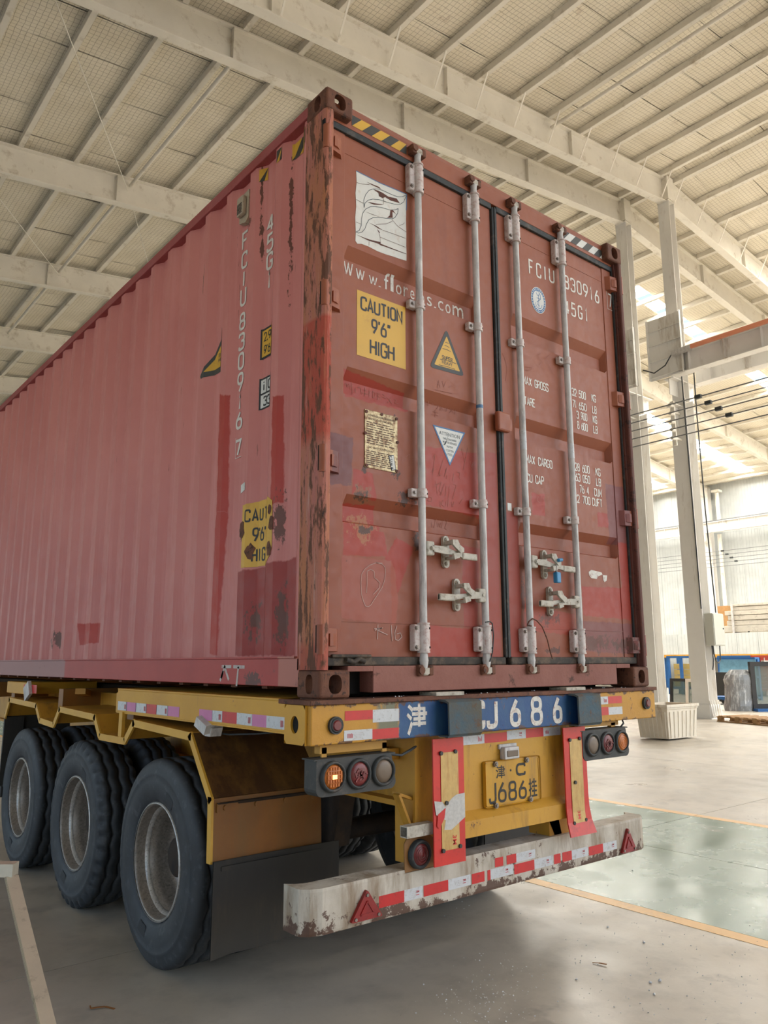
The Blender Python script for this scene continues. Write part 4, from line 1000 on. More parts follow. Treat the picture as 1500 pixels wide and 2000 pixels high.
# locking bars
YB, RB = .024, .0185
BX = [.607, 1.032, 1.376, 1.806]
def bolt(mb, x, y, z, r=.010, mi=None): mb.cyl((x, y, z), (x, y-.008, z), r, 6, mi=mi, smooth=False); mb.cyl((x, y-.008, z), (x, y-.012, z), r*.6, 8, mi=mi)
for i, xb in enumerate(BX):
    d = doors[0 if i < 2 else 1]
    mb = MB(); mb.cyl((xb, YB, .20), (xb, YB, 2.735), RB, 18); mb.cyl((xb, YB, .155), (xb, YB, .205), .022, 14, .016); mb.cyl((xb, YB, .118), (xb, YB, .158), .016, 14, .022)
    mb.cyl((xb, YB, 2.735), (xb, YB, 2.775), .022, 14, .017); mb.cyl((xb, YB, 2.775), (xb, YB, 2.80), .017, 14, .02)
    part(mb, 'locking_bar', M['galv'], d)
    for z, h in ((2.655, .078), (.262, .062)):
        mb = MB(); mb.cyl((xb, YB, z-h), (xb, YB, z+h), RB+.008, 16); mb.cyl((xb, YB, z+h), (xb, YB, z+h+.008), RB+.012, 16); mb.cyl((xb, YB, z-h-.008), (xb, YB, z-h), RB+.012, 16)
        mb.box(xb-.060, xb-.008, YB-.004, YD-.002, z-h, z+h, .008); mb.box(xb+.008, xb+.030, YB-.016, YD-.002, z-h, z+h, .006)
        for dz in (-h*.72, h*.72): bolt(mb, xb-.046, YB-.002, z+dz, .011, 1); mb.cyl((xb+.024, YB-.014, z+dz), (xb+.024, YB-.0175, z+dz), .005, 8, mi=2)
        part(mb, 'bar_bracket', [M['bracket'], M['bolt'], M['void']], d)
    for z in (1.940, .957):
        mb = MB(); mb.cyl((xb, YB, z-.022), (xb, YB, z+.022), RB+.007, 16); mb.box(xb-.062, xb-.01, YB+.004, YD-.002, z-.022, z+.022, .006); mb.box(xb+.01, xb+.034, YB-.010, YD-.002, z-.020, z+.020, .005)
        bolt(mb, xb-.044, YB+.006, z, .010, 1); mb.cyl((xb+.026, YB-.009, z), (xb+.026, YB-.0115, z), .005, 8, mi=2)
        part(mb, 'bar_clamp', [M['bracket'], M['bolt'], M['void']], d)
    for z, s in ((2.812, 1), (.108, -1)):
        mb = MB(); mb.box(xb-.016, xb+.016, YB-.016, YB+.014, z-.02, z+.014, .005); mb.prism([(-.03, -.012), (.03, -.016), (.034, .006), (.008, .016), (-.022, .012)], lambda p: (xb+p[0], YB-.018, z+s*p[1]), lambda p: (xb+p[0], YB+.006, z+s*p[1]))
        part(mb, 'cam', M['galv_worn'], d)
        part(MB().box(xb-.050, xb-.018, .004, .05, z-.022, z+.03, .006).cyl((xb-.034, -.004, z+.004), (xb-.034, .03, z+.004), .018, 10), 'cam_keeper', M['rust_dark'], d)
        part(MB().box(xb+.018, xb+.046, .004, .05, z-.02, z+.026, .006), 'cam_keeper', M['rust_dark'], d)
part(MB().cyl((BX[1], YB, 1.478), (BX[1], YB, 1.496), RB+.0008, 18), 'blue_tape', M['decal_line'], dl, 'strip of blue tape round the bar')
for xb, z0, z1 in ((BX[2], 1.31, 1.42), (BX[3], 1.33, 1.42)):
    part(MB().cyl((xb, YB, z0), (xb, YB, z1), RB+.0008, 18), 'pale_tape', M['tape_white'], dr)
# handles, their hubs, catches
def handle(xb, z, s, Lh, xc, d):
    mb = MB(); mb.box(*sorted((xb+s*.012, xb+s*.062)), YB-.022, YB+.012, z-.036, z+.034, .008); bolt(mb, xb+s*.042, YB-.022, z, .011)
    part(mb, 'handle_hub', M['galv_worn'], d)
    mb = MB(); e = xb+s*Lh; p = [(xb+s*.05, -.002, .030), (xb+s*.11, -.004, .036), (xc, -.012, .024), (xc+s*.045, -.016, .024), (e-s*.1, -.02, .026), (e, -.024, .030)]
    for (a, dz, h), (b, dz2, h2) in zip(p[:-1], p[1:]):
        y0 = YB-.030; vs_ = [(a, y0, z+dz-h/2), (a, y0, z+dz+h/2), (a, y0+.014, z+dz+h/2), (a, y0+.014, z+dz-h/2), (b, y0, z+dz2-h2/2), (b, y0, z+dz2+h2/2), (b, y0+.014, z+dz2+h2/2), (b, y0+.014, z+dz2-h2/2)]
        mb.add(vs_, [(0,1,2,3),(4,7,6,5),(0,4,5,1),(1,5,6,2),(2,6,7,3),(3,7,4,0)])
    mb.box(*sorted((e-s*.105, e)), YB-.034, YB-.014, z-.040, z-.006, .006)
    part(mb, 'handle', M['galv_worn'], d)
    mb = MB()
    def stadium(cx, za, zb, r): return [(cx + r*math.cos(t), zb + r*math.sin(t)) for t in [PI*i/8 for i in range(9)]] + [(cx + r*math.cos(t), za + r*math.sin(t)) for t in [PI+PI*i/8 for i in range(9)]]
    st = stadium(xc, z-.062, z+.058, .021)
    mb.prism(st, lambda p: (p[0], YD-.016, p[1]), lambda p: (p[0], YD, p[1]))
    bolt(mb, xc, YD-.016, z+.058, .012); bolt(mb, xc, YD-.016, z-.062, .012)
    mb.prism([(-.02, .05), (.016, .052), (.03, .028), (.058, .014), (.058, -.006), (.036, -.012), (.0, .012), (-.018, .026)], lambda p: (xc+p[0], YB-.046, z+p[1]), lambda p: (xc+p[0], YB-.034, z+p[1]))
    mb.prism([(-.012, -.018), (.026, -.012), (.03, -.036), (-.006, -.046)], lambda p: (xc+p[0], YB-.044, z+p[1]), lambda p: (xc+p[0], YB-.030, z+p[1]))
    mb.box(xc-.014, xc+.014, YB-.034, YD-.01, z+.03, z+.05, .003); mb.box(xc-.01, xc+.012, YB-.034, YD-.01, z-.045, z-.03, .003)
    part(mb, 'handle_catch', M['galv_worn'], d)
handle(BX[0], .690, 1, .345, .787, dl); handle(BX[1], .480, -1, .345, .857, dl)
handle(BX[2], .685, 1, .375, 1.548, dr); handle(BX[3], .482, -1, .37, 1.586, dr)
t = thing('bolt_seal', (1.57, YB-.05, G+.62), 'blue plastic bolt seal hanging on the upper right door handle', 'seal')
MB().cyl((1.566, YB-.04, G+.675), (1.566, YB-.04, G+.60), .006, 8).build('pin', M['bolt'], t)
MB().box(1.552, 1.588, YB-.056, YB-.026, G+.575, G+.635, .006).build('body', M['blue_seal'], t); MB().cyl((1.57, YB-.055, G+.70), (1.60, YB-.055, G+.705), .010, 10).build('head', M['blue_seal'], t)
t = thing('rusty_wire', (BX[2]-.03, YB-.03, G+.36), 'thin rusty wire tied round the third lock bar', 'wire')
MB().tube([(1.345, YB-.02, G+.36), (1.365, YB-.026, G+.375), (1.40, YB-.026, G+.365), (1.45, YB-.02, G+.335), (1.50, YB-.01, G+.27), (1.535, YB, G+.20), (1.55, YB, G+.165)], .0035, 6).tube([(1.345, YB-.02, G+.36), (1.34, YB-.01, G+.34), (1.36, YB-.024, G+.335)], .004, 6).build('strand', M['rust_dark'], t)
t = thing('rusty_wire', (BX[1], YB-.03, G+.36), 'dark wire tied round the second lock bar', 'wire')
MB().tube([(1.0, YB-.03, G+.345), (1.03, YB-.03, G+.35), (1.06, YB-.02, G+.34), (1.055, YB-.03, G+.28), (1.045, YB-.03, G+.2), (1.03, YB-.024, G+.15)], .0035, 6).build('strand', M['rubber_seal'], t)

# ---- markings on the doors
def sign(name, d, mats): return MB()
mb = MB(); quad(mb, .234, .543, 1.590, 1.925, dmap, 0, dc)
bm2 = lambda off: (lambda x, z: (x, YD-.0014-off+dep(x, z), z))
stext(mb, 'CAUTION', .254, .524, 1.826, 1.900, bm2(.0006), .0105, 1); stext(mb, "9'6\"", .322, .446, 1.722, 1.802, bm2(.0006), .0105, 1); stext(mb, 'HIGH', .312, .470, 1.612, 1.694, bm2(.0006), .0105, 1)
part(mb, 'caution_sign', [M['sign_yellow'], M['black_print']], dl)
def rtri(pts, r):      # rounded triangle
    out = []
    for i in range(3):
        p, q, s = Vector(pts[i-1]), Vector(pts[i]), Vector(pts[(i+1) % 3]); a = (p-q).normalized(); b = (s-q).normalized()
        for t in (0, .5, 1): 
            e = q + (a*(1-t) + b*t)*r*(1 if t != .5 else .62); out.append((e.x, e.y))
    return out
TR = [(.832, 1.890), (.706, 1.645), (.960, 1.652)]
def inset(pts, k): cx = sum(p[0] for p in pts)/3; cz = sum(p[1] for p in pts)/3; return [(cx+(p[0]-cx)*k, cz+(p[1]-cz)*k) for p in pts]
mb = MB(); poly(mb, rtri(TR, .022), dmap, 0); poly(mb, rtri(inset(TR, .74), .006), bm2(.0005), 1)
stext(mb, 'SUPER', .795, .872, 1.711, 1.733, bm2(.001), .0034, 0); text(mb, 'HEAVY', .795, .872, 1.685, 1.705, bm2(.001), .01, 0)
for a, b, c, e in ((.80, 1.77, .86, 1.768), (.815, 1.79, .85, 1.788), (.78, 1.705, .90, 1.71), (.82, 1.81, .845, 1.808), (.77, 1.672, .89, 1.676)): strokes(mb, [[(a, b), ((a+c)/2, (b+e)/2+.003), (c, e)]], .003, bm2(.001), 0)
part(mb, 'heavy_sign', [M['sign_grey'], M['sign_yellow'], M['black_print']], dl)
# big flaking white label with its outlined emblem
P2 = lambda pts: [ry(690+u/11.11, 330+v/11.11) for u, v in pts]
mb = MB(); rr = random.Random(2)
edge = P2([(62,40),(300,150),(560,295),(860,420),(1160,550),(1155,700),(1150,900),(1145,1100),(1152,1380),(1150,1660),(1158,1830),(1155,1990),(1040,1960),(870,1900),(700,1850),(520,1780),(330,1680),(180,1625),(90,1620),(48,1560),(55,1380),(45,1050),(65,800),(50,520),(75,280)])
poly(mb, edge, dmap, 0)
fl = bm2(.0012)
lw = .0028
strokes(mb, [P2(q) for q in ([(235,840),(225,690),(265,560),(340,465),(430,435),(540,435),(660,475),(820,550),(960,605),(1060,605),(1140,570)],[(235,840),(255,740),(320,680),(420,655),(560,665),(760,730),(900,765),(1020,765),(1090,720),(1150,580)],
  [(60,1365),(130,1335),(175,1220),(180,1080),(205,960),(270,870),(370,820),(480,815),(620,840),(800,890),(900,890),(975,860)],[(975,860),(965,960),(900,1060),(840,1080),(700,1070),(560,1050),(430,1058),(340,1100),(290,1190),(250,1300),(190,1370),(110,1392),(60,1370)])], lw, fl, 1)
for q in ([(430,440),(540,470),(640,520),(760,600),(940,640),(1010,745),(900,710),(820,690),(800,680),(690,610),(640,635),(560,590),(545,520)], [(290,280),(340,300),(560,390),(600,440),(520,400),(400,345)], [(310,712),(470,745),(660,770),(600,778),(450,775),(370,745)], [(805,895),(860,890),(930,990),(900,960),(850,930),(855,1060),(730,1060),(790,1010)],
          [(60,1420),(260,1500),(400,1545),(590,1585),(590,1620),(700,1665),(1150,1840),(1150,1850),(700,1690),(600,1660),(540,1620),(330,1555)], [(250,920),(420,985),(600,1050),(420,995)], [(330,1160),(500,1235),(640,1330),(540,1290),(450,1225)], [(510,1300),(560,1350),(580,1390),(560,1385)]):
    poly(mb, P2(q), bm2(.0009), 2)
strokes(mb, [P2(q) for q in ([(75,295),(200,330),(350,340)],[(840,1095),(950,1230),(1150,1370)],[(640,1330),(900,1420),(1130,1505)],[(1000,1230),(1080,1200),(1110,1165)],[(560,1380),(580,1480),(590,1620)],[(490,1205),(720,1190),(850,1135)],[(60,660),(215,745)],[(60,1150),(170,1200)],[(345,1550),(340,1660)],[(660,640),(650,770)],[(580,1480),(1130,1700)])], .0018, bm2(.0012), 2)
strokes(mb, [P2([(62,40),(560,295),(1160,550)]), P2([(1160,550),(1150,900)])], .004, bm2(.0012), 3)
part(mb, 'emblem_label', [M['label_white'], M['logo_line'], M['tear'], M['decal_blue']], dl, 'torn white label with outlined emblem')
# web address in worn white letters
mb = MB()
for ch, u0, v0, u1, v1 in [('w',112,100,216,252),('w',245,178,342,300),('w',388,252,480,352),('.',492,345,522,375),('f',553,215,608,402),('l',624,232,655,420),('o',683,338,742,446),('r',766,360,812,474),('e',838,398,882,498),('n',905,440,990,545),('s',1020,470,1072,572),('.',1095,572,1120,600),('c',1140,515,1196,618),('o',1222,552,1274,654),('m',1300,592,1412,708)]:
    a = ry(660+u0/5.556, 490+v1/5.556); b = ry(660+u1/5.556, 490+v0/5.556)
    sl = .0
    text(mb, ch, a[0], b[0], a[1]+.006, b[1]-.006, dmap, .0, 0, dc)
part(mb, 'web_address', [M['white_flaky']], dl, 'worn white web address')
# data plate
mb = MB(); mb.box(.281, .484, YD-.004, YD, 1.046, 1.330, .002); rr = random.Random(9)
for k, z in enumerate([1.305, 1.288]): text(mb, ['APPROVED FOR TRANSPORT', 'UNDER CUSTOMS SEAL'][k], .300, .470-.02*k, z-.006, z+.004, back(YD-.0046), .01, 1)
text(mb, 'CSC SAFETY APPROVAL', .298, .455, 1.142, 1.152, back(YD-.0046), .01, 1)
for z in [1.27-.0115*i for i in range(10)] + [1.128-.0095*i for i in range(8)]:
    x = .292
    while x < .44:
        w = rr.uniform(.012, .05); quad(mb, x, min(x+w, .47), z-.0022, z+.0022, back(YD-.0046), 1); x += w + .008
quad(mb, .384, .386, 1.16, 1.262, back(YD-.0046), 1)
for x, z in ((.29, 1.318), (.384, 1.322), (.476, 1.318), (.284, 1.21), (.482, 1.20), (.29, 1.055), (.476, 1.055)): mb.cyl((x, YD-.003, z), (x, YD-.008, z), .008, 10, mi=2)
part(mb, 'data_plate', [M['data_plate'], M['plate_print'], M['tear']], dl, 'corroded metal data plate')
q = [ry(u, v) for u, v in ((758,890),(768,889),(773,918),(764,920))]
mb = MB(); poly(mb, q, back(YD-.0055), 0); cx = sum(p[0] for p in q)/4; cz = sum(p[1] for p in q)/4; poly(mb, [(cx+(p[0]-cx)*.8, cz+(p[1]-cz)*.92) for p in q], back(YD-.006), 1)
for i, ch in enumerate('ACEP'): text(mb, ch, cx-.012+.003*i-.004, cx-.003+.003*i-.002, cz+.028-.02*i-.004, cz+.042-.02*i-.004, back(YD-.0066), .02, 0)
part(mb, 'acep_label', [M['black_print'], M['sign_white']], dl, 'small white inspection label')
# attention triangle
TA = [(.722, 1.338), (.955, 1.338), (.838, 1.140)]
mb = MB(); poly(mb, TA, dmap, 0); poly(mb, inset(TA, .88), bm2(.0006), 1)
for s, x0, x1, z in (('ATTENTION', .765, .912, 1.295), ('THIS CONTAINER', .79, .888, 1.273), ('MUST BE REPAIRED', .79, .89, 1.255), ('WITH', .815, .86, 1.233), ('CORTEN', .81, .866, 1.213), ('STEEL', .815, .86, 1.193)):
    text(mb, s, x0, x1, z, z+(.019 if s == 'ATTENTION' else .012), bm2(.0011), .005, 2)
poly(mb, [(.795, 1.245), (.815, 1.27), (.83, 1.30), (.82, 1.275), (.81, 1.25), (.793, 1.24)], bm2(.0014), 3)
part(mb, 'attention_sign', [M['decal_blue'], M['sign_white'], M['logo_line'], M['black_print']], dl)
# codes and weights on the right door
mb = MB()
for s, x0, x1, z0, z1 in [('F',1.532,1.576,2.438,2.540),('C',1.600,1.648,2.442,2.540),('I',1.678,1.692,2.446,2.544),('U',1.722,1.776,2.450,2.546),('8',1.872,1.922,2.455,2.552),('3',1.936,1.986,2.455,2.552),('0',2.0,2.052,2.458,2.555),('9',2.066,2.118,2.458,2.555),('1',2.142,2.162,2.458,2.555),('6',2.190,2.240,2.458,2.555),
                       ('4',1.862,1.912,2.285,2.380),('5',1.930,1.978,2.286,2.382),('G',1.998,2.046,2.288,2.384),('1',2.078,2.096,2.290,2.384)]:
    m_ = MB(); stext(m_, s, x0, x1, z0, z1, dmap, .0115, 0); part(m_, 'code_letter', [M['white_print']], dr)
mb = MB(); X = 2.322
stext(mb, '7', X+.010, X+.054, 2.466, 2.566, back(YD-.007), .011, 0); strokes(mb, [[(X, 2.45), (X+.062, 2.45), (X+.062, 2.582), (X, 2.582), (X, 2.45)]], .003, back(YD-.007), 0); part(mb, 'check_digit', [M['white_print']], dr)
mb = MB()
def row(s, x0, x1, z, h=.052):
    m_ = MB(); stext(m_, s, x0, x1, z, z+h, dmap, .0066, 0, dc); part(m_, 'weight_text', [M['white_print']], dr)
row('MAX GROSS', 1.436, 1.668, 1.722); row('TARE', 1.440, 1.540, 1.598)
row('MAX CARGO', 1.436, 1.672, 1.252); row('CU CAP', 1.436, 1.588, 1.142)
for s, x0, x1, u, z in (('32 500', 1.892, 2.034, 'KG', 1.752), ('71 650', 1.892, 2.034, 'LB', 1.676), ('3 900', 1.928, 2.036, 'KG', 1.612), ('8 600', 1.928, 2.036, 'LB', 1.546)): row(s, x0, x1, z); row(u, 2.092, 2.138, z+.004)
for s, x0, x1, u, z in (('28 600', 1.884, 2.030, 'KG', 1.276), ('63 050', 1.884, 2.030, 'LB', 1.212), ('76 4', 1.918, 2.014, 'CUM', 1.144), ('2 700', 1.890, 2.022, 'CUFT', 1.080)): row(s, x0, x1, z); row(u, 2.142-.026*len(u), 2.142, z)
# round blue emblem with anchor
mb = MB(); cx, cz = 1.610, 2.292; R_ = .075
circ = lambda r, n=36: [(cx+r*.92*math.cos(2*PI*i/n), cz+r*1.12*math.sin(2*PI*i/n)) for i in range(n)]
poly(mb, circ(R_), dmap, 1); poly(mb, circ(R_*.95), bm2(.0004), 0); poly(mb, circ(R_*.74), bm2(.0008), 1)
for i in range(26):
    a = 2*PI*i/26; r = R_*.85; quad(mb, cx+r*.92*math.cos(a)-.003, cx+r*.92*math.cos(a)+.003, cz+r*1.12*math.sin(a)-.004, cz+r*1.12*math.sin(a)+.004, bm2(.0008), 1)
strokes(mb, [[(cx, cz+.03), (cx, cz-.05)], [(cx-.016, cz+.012), (cx+.016, cz+.012)], [(cx-.032, cz-.022), (cx-.022, cz-.045), (cx, cz-.055), (cx+.022, cz-.045), (cx+.032, cz-.022)],
             [(cx-.018, cz+.055), (cx+.002, cz+.06), (cx+.018, cz+.04), (cx+.02, cz+.015), (cx+.006, cz), (cx-.014, cz-.012), (cx-.012, cz-.03), (cx+.01, cz-.036)], [(cx-.02, cz+.045), (cx-.01, cz+.03), (cx+.006, cz+.034), (cx+.01, cz+.05)]], .004, bm2(.0012), 0)
part(mb, 'anchor_emblem', [M['decal_blue'], M['sign_white']], dr, 'round blue and white anchor emblem')
mb = MB(); a = ry(990, 982); quad(mb, a[0], a[0]+.032, a[1]-.042, a[1], back(YD-.0062), 0); part(mb, 'white_sticker', [M['sign_white']], dr)
mb = MB(); poly(mb, [ry(u, v) for u, v in ((1150,1117),(1155,1113),(1175,1118),(1177,1122),(1168,1126),(1166,1131),(1155,1129),(1151,1124))], dmap, 0); poly(mb, [ry(u, v) for u, v in ((1177,1123),(1186,1124),(1185,1134),(1181,1137),(1178,1132))], dmap, 0); part(mb, 'torn_sticker', [M['white_flaky']], dr)
# chalk and scratched writing (left door then right door)
def px(lines): return [[ry(u, v) for u, v in ln] for ln in lines]
C1 = [[(682,748),(686,744),(688,752),(692,745),(694,756)],[(696,742),(698,764),(697,774)],[(694,752),(699,748)],[(704,754),(704,763)],[(708,752),(714,753),(716,766)],[(719,757),(727,759)],[(717,763),(729,766)],[(723,753),(722,770)],[(731,757),(731,772)],[(733,762),(729,764)],[(738,760),(738,773),(742,771),(743,764),(738,760)],[(747,763),(747,776)],[(747,763),(752,766),(748,769),(753,774),(747,776)],[(757,766),(762,770)],[(756,771),(764,774)],[(766,772),(775,784)],[(774,773),(767,783)],[(779,776),(784,777),(781,783),(788,785)]]
C2 = [[(854,757),(857,743),(860,757)],[(855,751),(860,752)],[(864,744),(867,756),(871,745)],[(877,756),(884,753)],[(850,761),(886,769)],[(831,781),(834,778),(836,783),(832,786)],[(838,781),(842,783),(839,786),(842,789)],[(845,780),(847,793)],[(844,786),(850,787)],[(852,784),(857,788)],[(860,788),(867,789),(862,796)],[(870,790),(869,798)],[(873,791),(871,797),(876,797),(873,794)],[(880,792),(880,800)],[(884,793),(882,800)],[(888,794),(896,803)],[(895,796),(888,803)],[(899,797),(898,806)],[(855,800),(866,803)],[(860,797),(860,812)],[(853,806),(867,808)],[(858,812),(864,816)],[(874,817),(878,818)]]
C3 = [[(845,895),(850,888),(848,905),(845,928)],[(843,922),(850,915)],[(856,930),(866,898)],[(858,920),(860,930),(863,928)],[(870,926),(872,915),(868,932)],[(874,928),(872,935)],[(886,925),(885,940)],[(893,922),(899,924),(897,932),(900,936)],[(902,876),(908,902)],[(914,874),(905,918)],[(918,900),(921,912),(924,902),(921,918)],[(852,940),(855,965)],[(848,950),(862,942),(858,958),(864,965)],[(868,945),(860,968)],[(872,948),(870,970)],[(878,950),(876,972)],[(886,946),(892,948),(888,960),(884,975)],[(860,978),(861,990)],[(866,976),(862,984),(868,990)],[(872,978),(871,988)],[(876,974),(875,990)],[(882,980),(884,990),(887,980)],[(838,970),(836,978),(842,980),(844,972),(838,970)],[(905,972),(898,984)],[(784,892),(786,900)],[(793,892),(800,887),(798,901)]]
C4 = [[(854,1018),(853,1027),(857,1028),(856,1022)],[(862,1012),(858,1030)],[(864,1018),(866,1028)],[(868,1020),(870,1028),(872,1018)],[(877,1013),(873,1030)],[(880,1012),(884,1016),(879,1030),(884,1033)]]
for nm, cs, w, m in (('chalk_note', C1, .0022, 'chalk_faint'), ('chalk_note', C2, .0022, 'chalk_faint'), ('scratched_note', C3, .002, 'chalk_faint'), ('chalk_date', C4, .0022, 'chalk_faint')):
    mb = MB(); strokes(mb, [[(p[0], p[1]) for p in ln] for ln in px(cs)], w, bm2(.0006), 0); tag(part(mb, nm, [M[m]], dl), kind='stuff')
EG = [[(747,1100),(735,1099),(722,1104),(712,1112),(706,1122),(705,1140),(706,1160),(710,1175),(714,1184),(719,1185),(724,1182),(735,1165),(746,1148),(751,1134),(753,1118),(752,1108),(747,1102),(735,1099)],[(717,1117),(717,1140),(716,1158)],[(716,1116),(724,1112),(731,1116),(731,1128),(736,1132),(742,1138),(741,1148),(729,1161)]]
mb = MB(); strokes(mb, px(EG), .0028, bm2(.0006), 0); part(mb, 'chalk_letter', [M['chalk']], dl, 'circled letter B in chalk')
K16 = [[(738,1220),(737,1249)],[(731,1228),(746,1227)],[(732,1231),(748,1226)],[(738,1231),(757,1240)],[(764,1221),(766,1252)],[(775,1222),(771,1236),(772,1249),(778,1251),(785,1244),(782,1236),(775,1238)]]
mb = MB(); strokes(mb, px(K16), .0042, bm2(.001), 0); part(mb, 'chalk_number', [M['chalk']], dl, 'chalk mark K16')
SK = [[(1026,716),(1040,718),(1036,724),(1027,722)],[(1056,690),(1050,694),(1058,706),(1052,716)],[(1076,692),(1066,700),(1081,731)],[(1066,700),(1062,698)],[(1050,970),(1048,978),(1052,982)],[(1056,968),(1055,980)],[(1060,972),(1062,980)],[(980,690),(985,700),(990,720),(986,745)]]
mb = MB(); strokes(mb, px(SK), .0025, bm2(.006), 0); tag(part(mb, 'scratched_note', [M['chalk_faint']], dr), kind='stuff')

# ---- left side: vent and markings that follow the folds
mb = MB(); y0, y1, zb, zt_ = .765, .865, 2.545, 2.735
mb.prism([(y0, zt_), (y1, zt_-.01), (y1, zb+.02), (y0+.03, zb), (y0, zb+.02)], lambda p: (.046, p[0], p[1]), lambda p: (.014, p[0], p[1])); mb.box(-.012, .015, y0+.02, y1-.01, zb+.045, zt_-.03, .008)
for i in range(7): mb.box(-.0135, -.0118, y0+.03, y1-.02, zb+.055+.009*i, zb+.059+.009*i, mi=1)
part(mb, 'vent', [M['vent_plastic'], M['void']], box_, 'pale plastic air vent')
lm = lambda off: (lambda y, z: (fold(y)-.002-off, y, z))
def ltext(mb, s, y_left, y_right, z0, z1, sw=.012, mi=0, off=.0006):
    stext(mb, s, y_left, y_right, z0, z1, lm(off), sw, mi, lc)
mb = MB()
for ch, u0, v0, v1 in (('F',484,448,483),('C',484,487,520),('I',482,525,557),('U',480,559,595),('8',477,609,643),('3',475,649,683),('0',474,687,721),('9',473,726,765),('1',471,769,800),('6',469,803,838),('7',469,857,890)):
    yc = .848; x = .048
    z1 = at(u0, v0, 0, x).z - G; z0 = at(u0, v1, 0, x).z - G; w = .034 if ch not in 'I1' else .0080
    m_ = MB(); ltext(m_, ch, yc+w, yc-w, z0, z1, .0155); part(m_, 'code_letter', [M['white_print']], box_)
mb = MB(); quad(mb, .876, .812, *(at(469, v, 0, .048).z-G for v in (894, 853)), lm(0), 0, lc); mb2 = mb
strokes(mb := MB(), [[(.876, at(469, 893, 0, .048).z-G), (.806, at(469, 893, 0, .048).z-G), (.806, at(469, 853, 0, .048).z-G)], [(.876, at(469, 893, 0, .048).z-G), (.876, at(469, 853, 0, .048).z-G)]], .003, lm(.001), 0); part(mb, 'code_box', [M['white_print']], box_)
mb = MB()
for ch, u0, v0, v1 in (('4',537,412,446),('5',535,450,486),('G',534,488,522),('1',532,525,561)):
    yc = .574; z1 = at(u0, v0, 0, .048).z-G; z0 = at(u0, v1, 0, .048).z-G; w = .034 if ch != '1' else .0080
    m_ = MB(); ltext(m_, ch, yc+w, yc-w, z0, z1, .0155); part(m_, 'code_letter', [M['white_print']], box_)
mb = MB(); T2 = [(1.055, 2.01), (1.268, 1.772), (.85, 1.765)]
def lpoly(mb, pts, off, mi): poly(mb, pts, lm(off), mi, lc)
lpoly(mb, [(1.058, 1.995), (1.040, 2.012), (1.022, 2.0), (1.022, 1.768), (1.258, 1.766), (1.268, 1.780), (1.262, 1.792)], 0, 0); lpoly(mb, [(1.042, 1.972), (1.022, 1.972), (1.022, 1.800), (1.228, 1.797)], .0005, 1); ltext(mb, 'SUPE', 1.115, 1.025, 1.862, 1.882, .003, 0, .001); ltext(mb, 'HEAW', 1.115, 1.025, 1.832, 1.852, .003, 0, .001)
part(mb, 'heavy_sign', [M['sign_grey'], M['sign_yellow']], box_)
mb = MB(); zz = [at(524, v, 0, .048).z-G for v in (638, 697)]
lpoly(mb, [(.632, zz[0]), (.632, zz[1]), (.50, zz[1]), (.50, zz[0])], 0, 0); lpoly(mb, [(.622, zz[0]-.012), (.622, zz[1]+.012), (.50, zz[1]+.012), (.50, zz[0]-.012)], .0005, 1)
h = zz[0]-zz[1]; ltext(mb, '2,9m', .610, .505, zz[1]+h*.56, zz[1]+h*.86, .007, 0, .001); ltext(mb, "9'6\"", .608, .525, zz[1]+h*.14, zz[1]+h*.44, .007, 0, .001)
part(mb, 'height_sign', [M['black_print'], M['sign_yellow']], box_)
mb = MB(); zz = [at(522, v, 0, .048).z-G for v in (735, 796)]; h = zz[0]-zz[1]
lpoly(mb, [(.632, zz[0]), (.632, zz[1]), (.508, zz[1]), (.508, zz[0])], 0, 0)
lpoly(mb, [(.622, zz[0]-.01), (.622, zz[0]-h*.48), (.574, zz[0]-h*.48), (.574, zz[0]-.01)], .0005, 1); lpoly(mb, [(.566, zz[0]-.01), (.566, zz[0]-h*.48), (.508, zz[0]-h*.48), (.508, zz[0]-.01)], .0005, 1); lpoly(mb, [(.622, zz[0]-h*.54), (.622, zz[1]+.008), (.515, zz[1]+.008), (.515, zz[0]-h*.54)], .0005, 1)
ltext(mb, 'i', .606, .588, zz[0]-h*.43, zz[0]-h*.1, .011, 0, .001); ltext(mb, 'C', .560, .516, zz[0]-h*.43, zz[0]-h*.1, .009, 0, .001); ltext(mb, '33', .598, .524, zz[1]+h*.08, zz[1]+h*.4, .009, 0, .001)
part(mb, 'rail_code_sign', [M['black_print'], M['sign_white']], box_)
mb = MB(); zz = [at(505, v, 0, .03).z-G for v in (977, 1105)]; h = zz[0]-zz[1]
ed = [(.715, zz[0]-.01), (.60, zz[0]), (.48, zz[0]), (.43, zz[0]-.03), (.425, zz[0]-.10), (.445, zz[0]-.13), (.425, zz[0]-.17), (.425, zz[0]-.26), (.44, zz[1]+.04), (.48, zz[1]), (.715, zz[1])]
lpoly(mb, ed, 0, 0)
ltext(mb, 'CAUTION', .700, .375, zz[0]-h*.30, zz[0]-h*.10, .014, 1, .0008) if False else None
for ch, ya_ in (('C', .692), ('A', .650), ('U', .604), ('T', .560)): ltext(mb, ch, ya_, ya_-.036, zz[0]-h*.31, zz[0]-h*.11, .0095, 1, .0008)
ltext(mb, 'I', .51, .502, zz[0]-h*.31, zz[0]-h*.11, .0095, 1, .0008)
ltext(mb, "9'6\"", .645, .535, zz[0]-h*.62, zz[0]-h*.40, .0095, 1, .0008)
for ch, ya_, w in (('H', .648, .034), ('I', .600, .008), ('G', .575, .034)): ltext(mb, ch, ya_, ya_-w, zz[0]-h*.93, zz[0]-h*.72, .0095, 1, .0008)
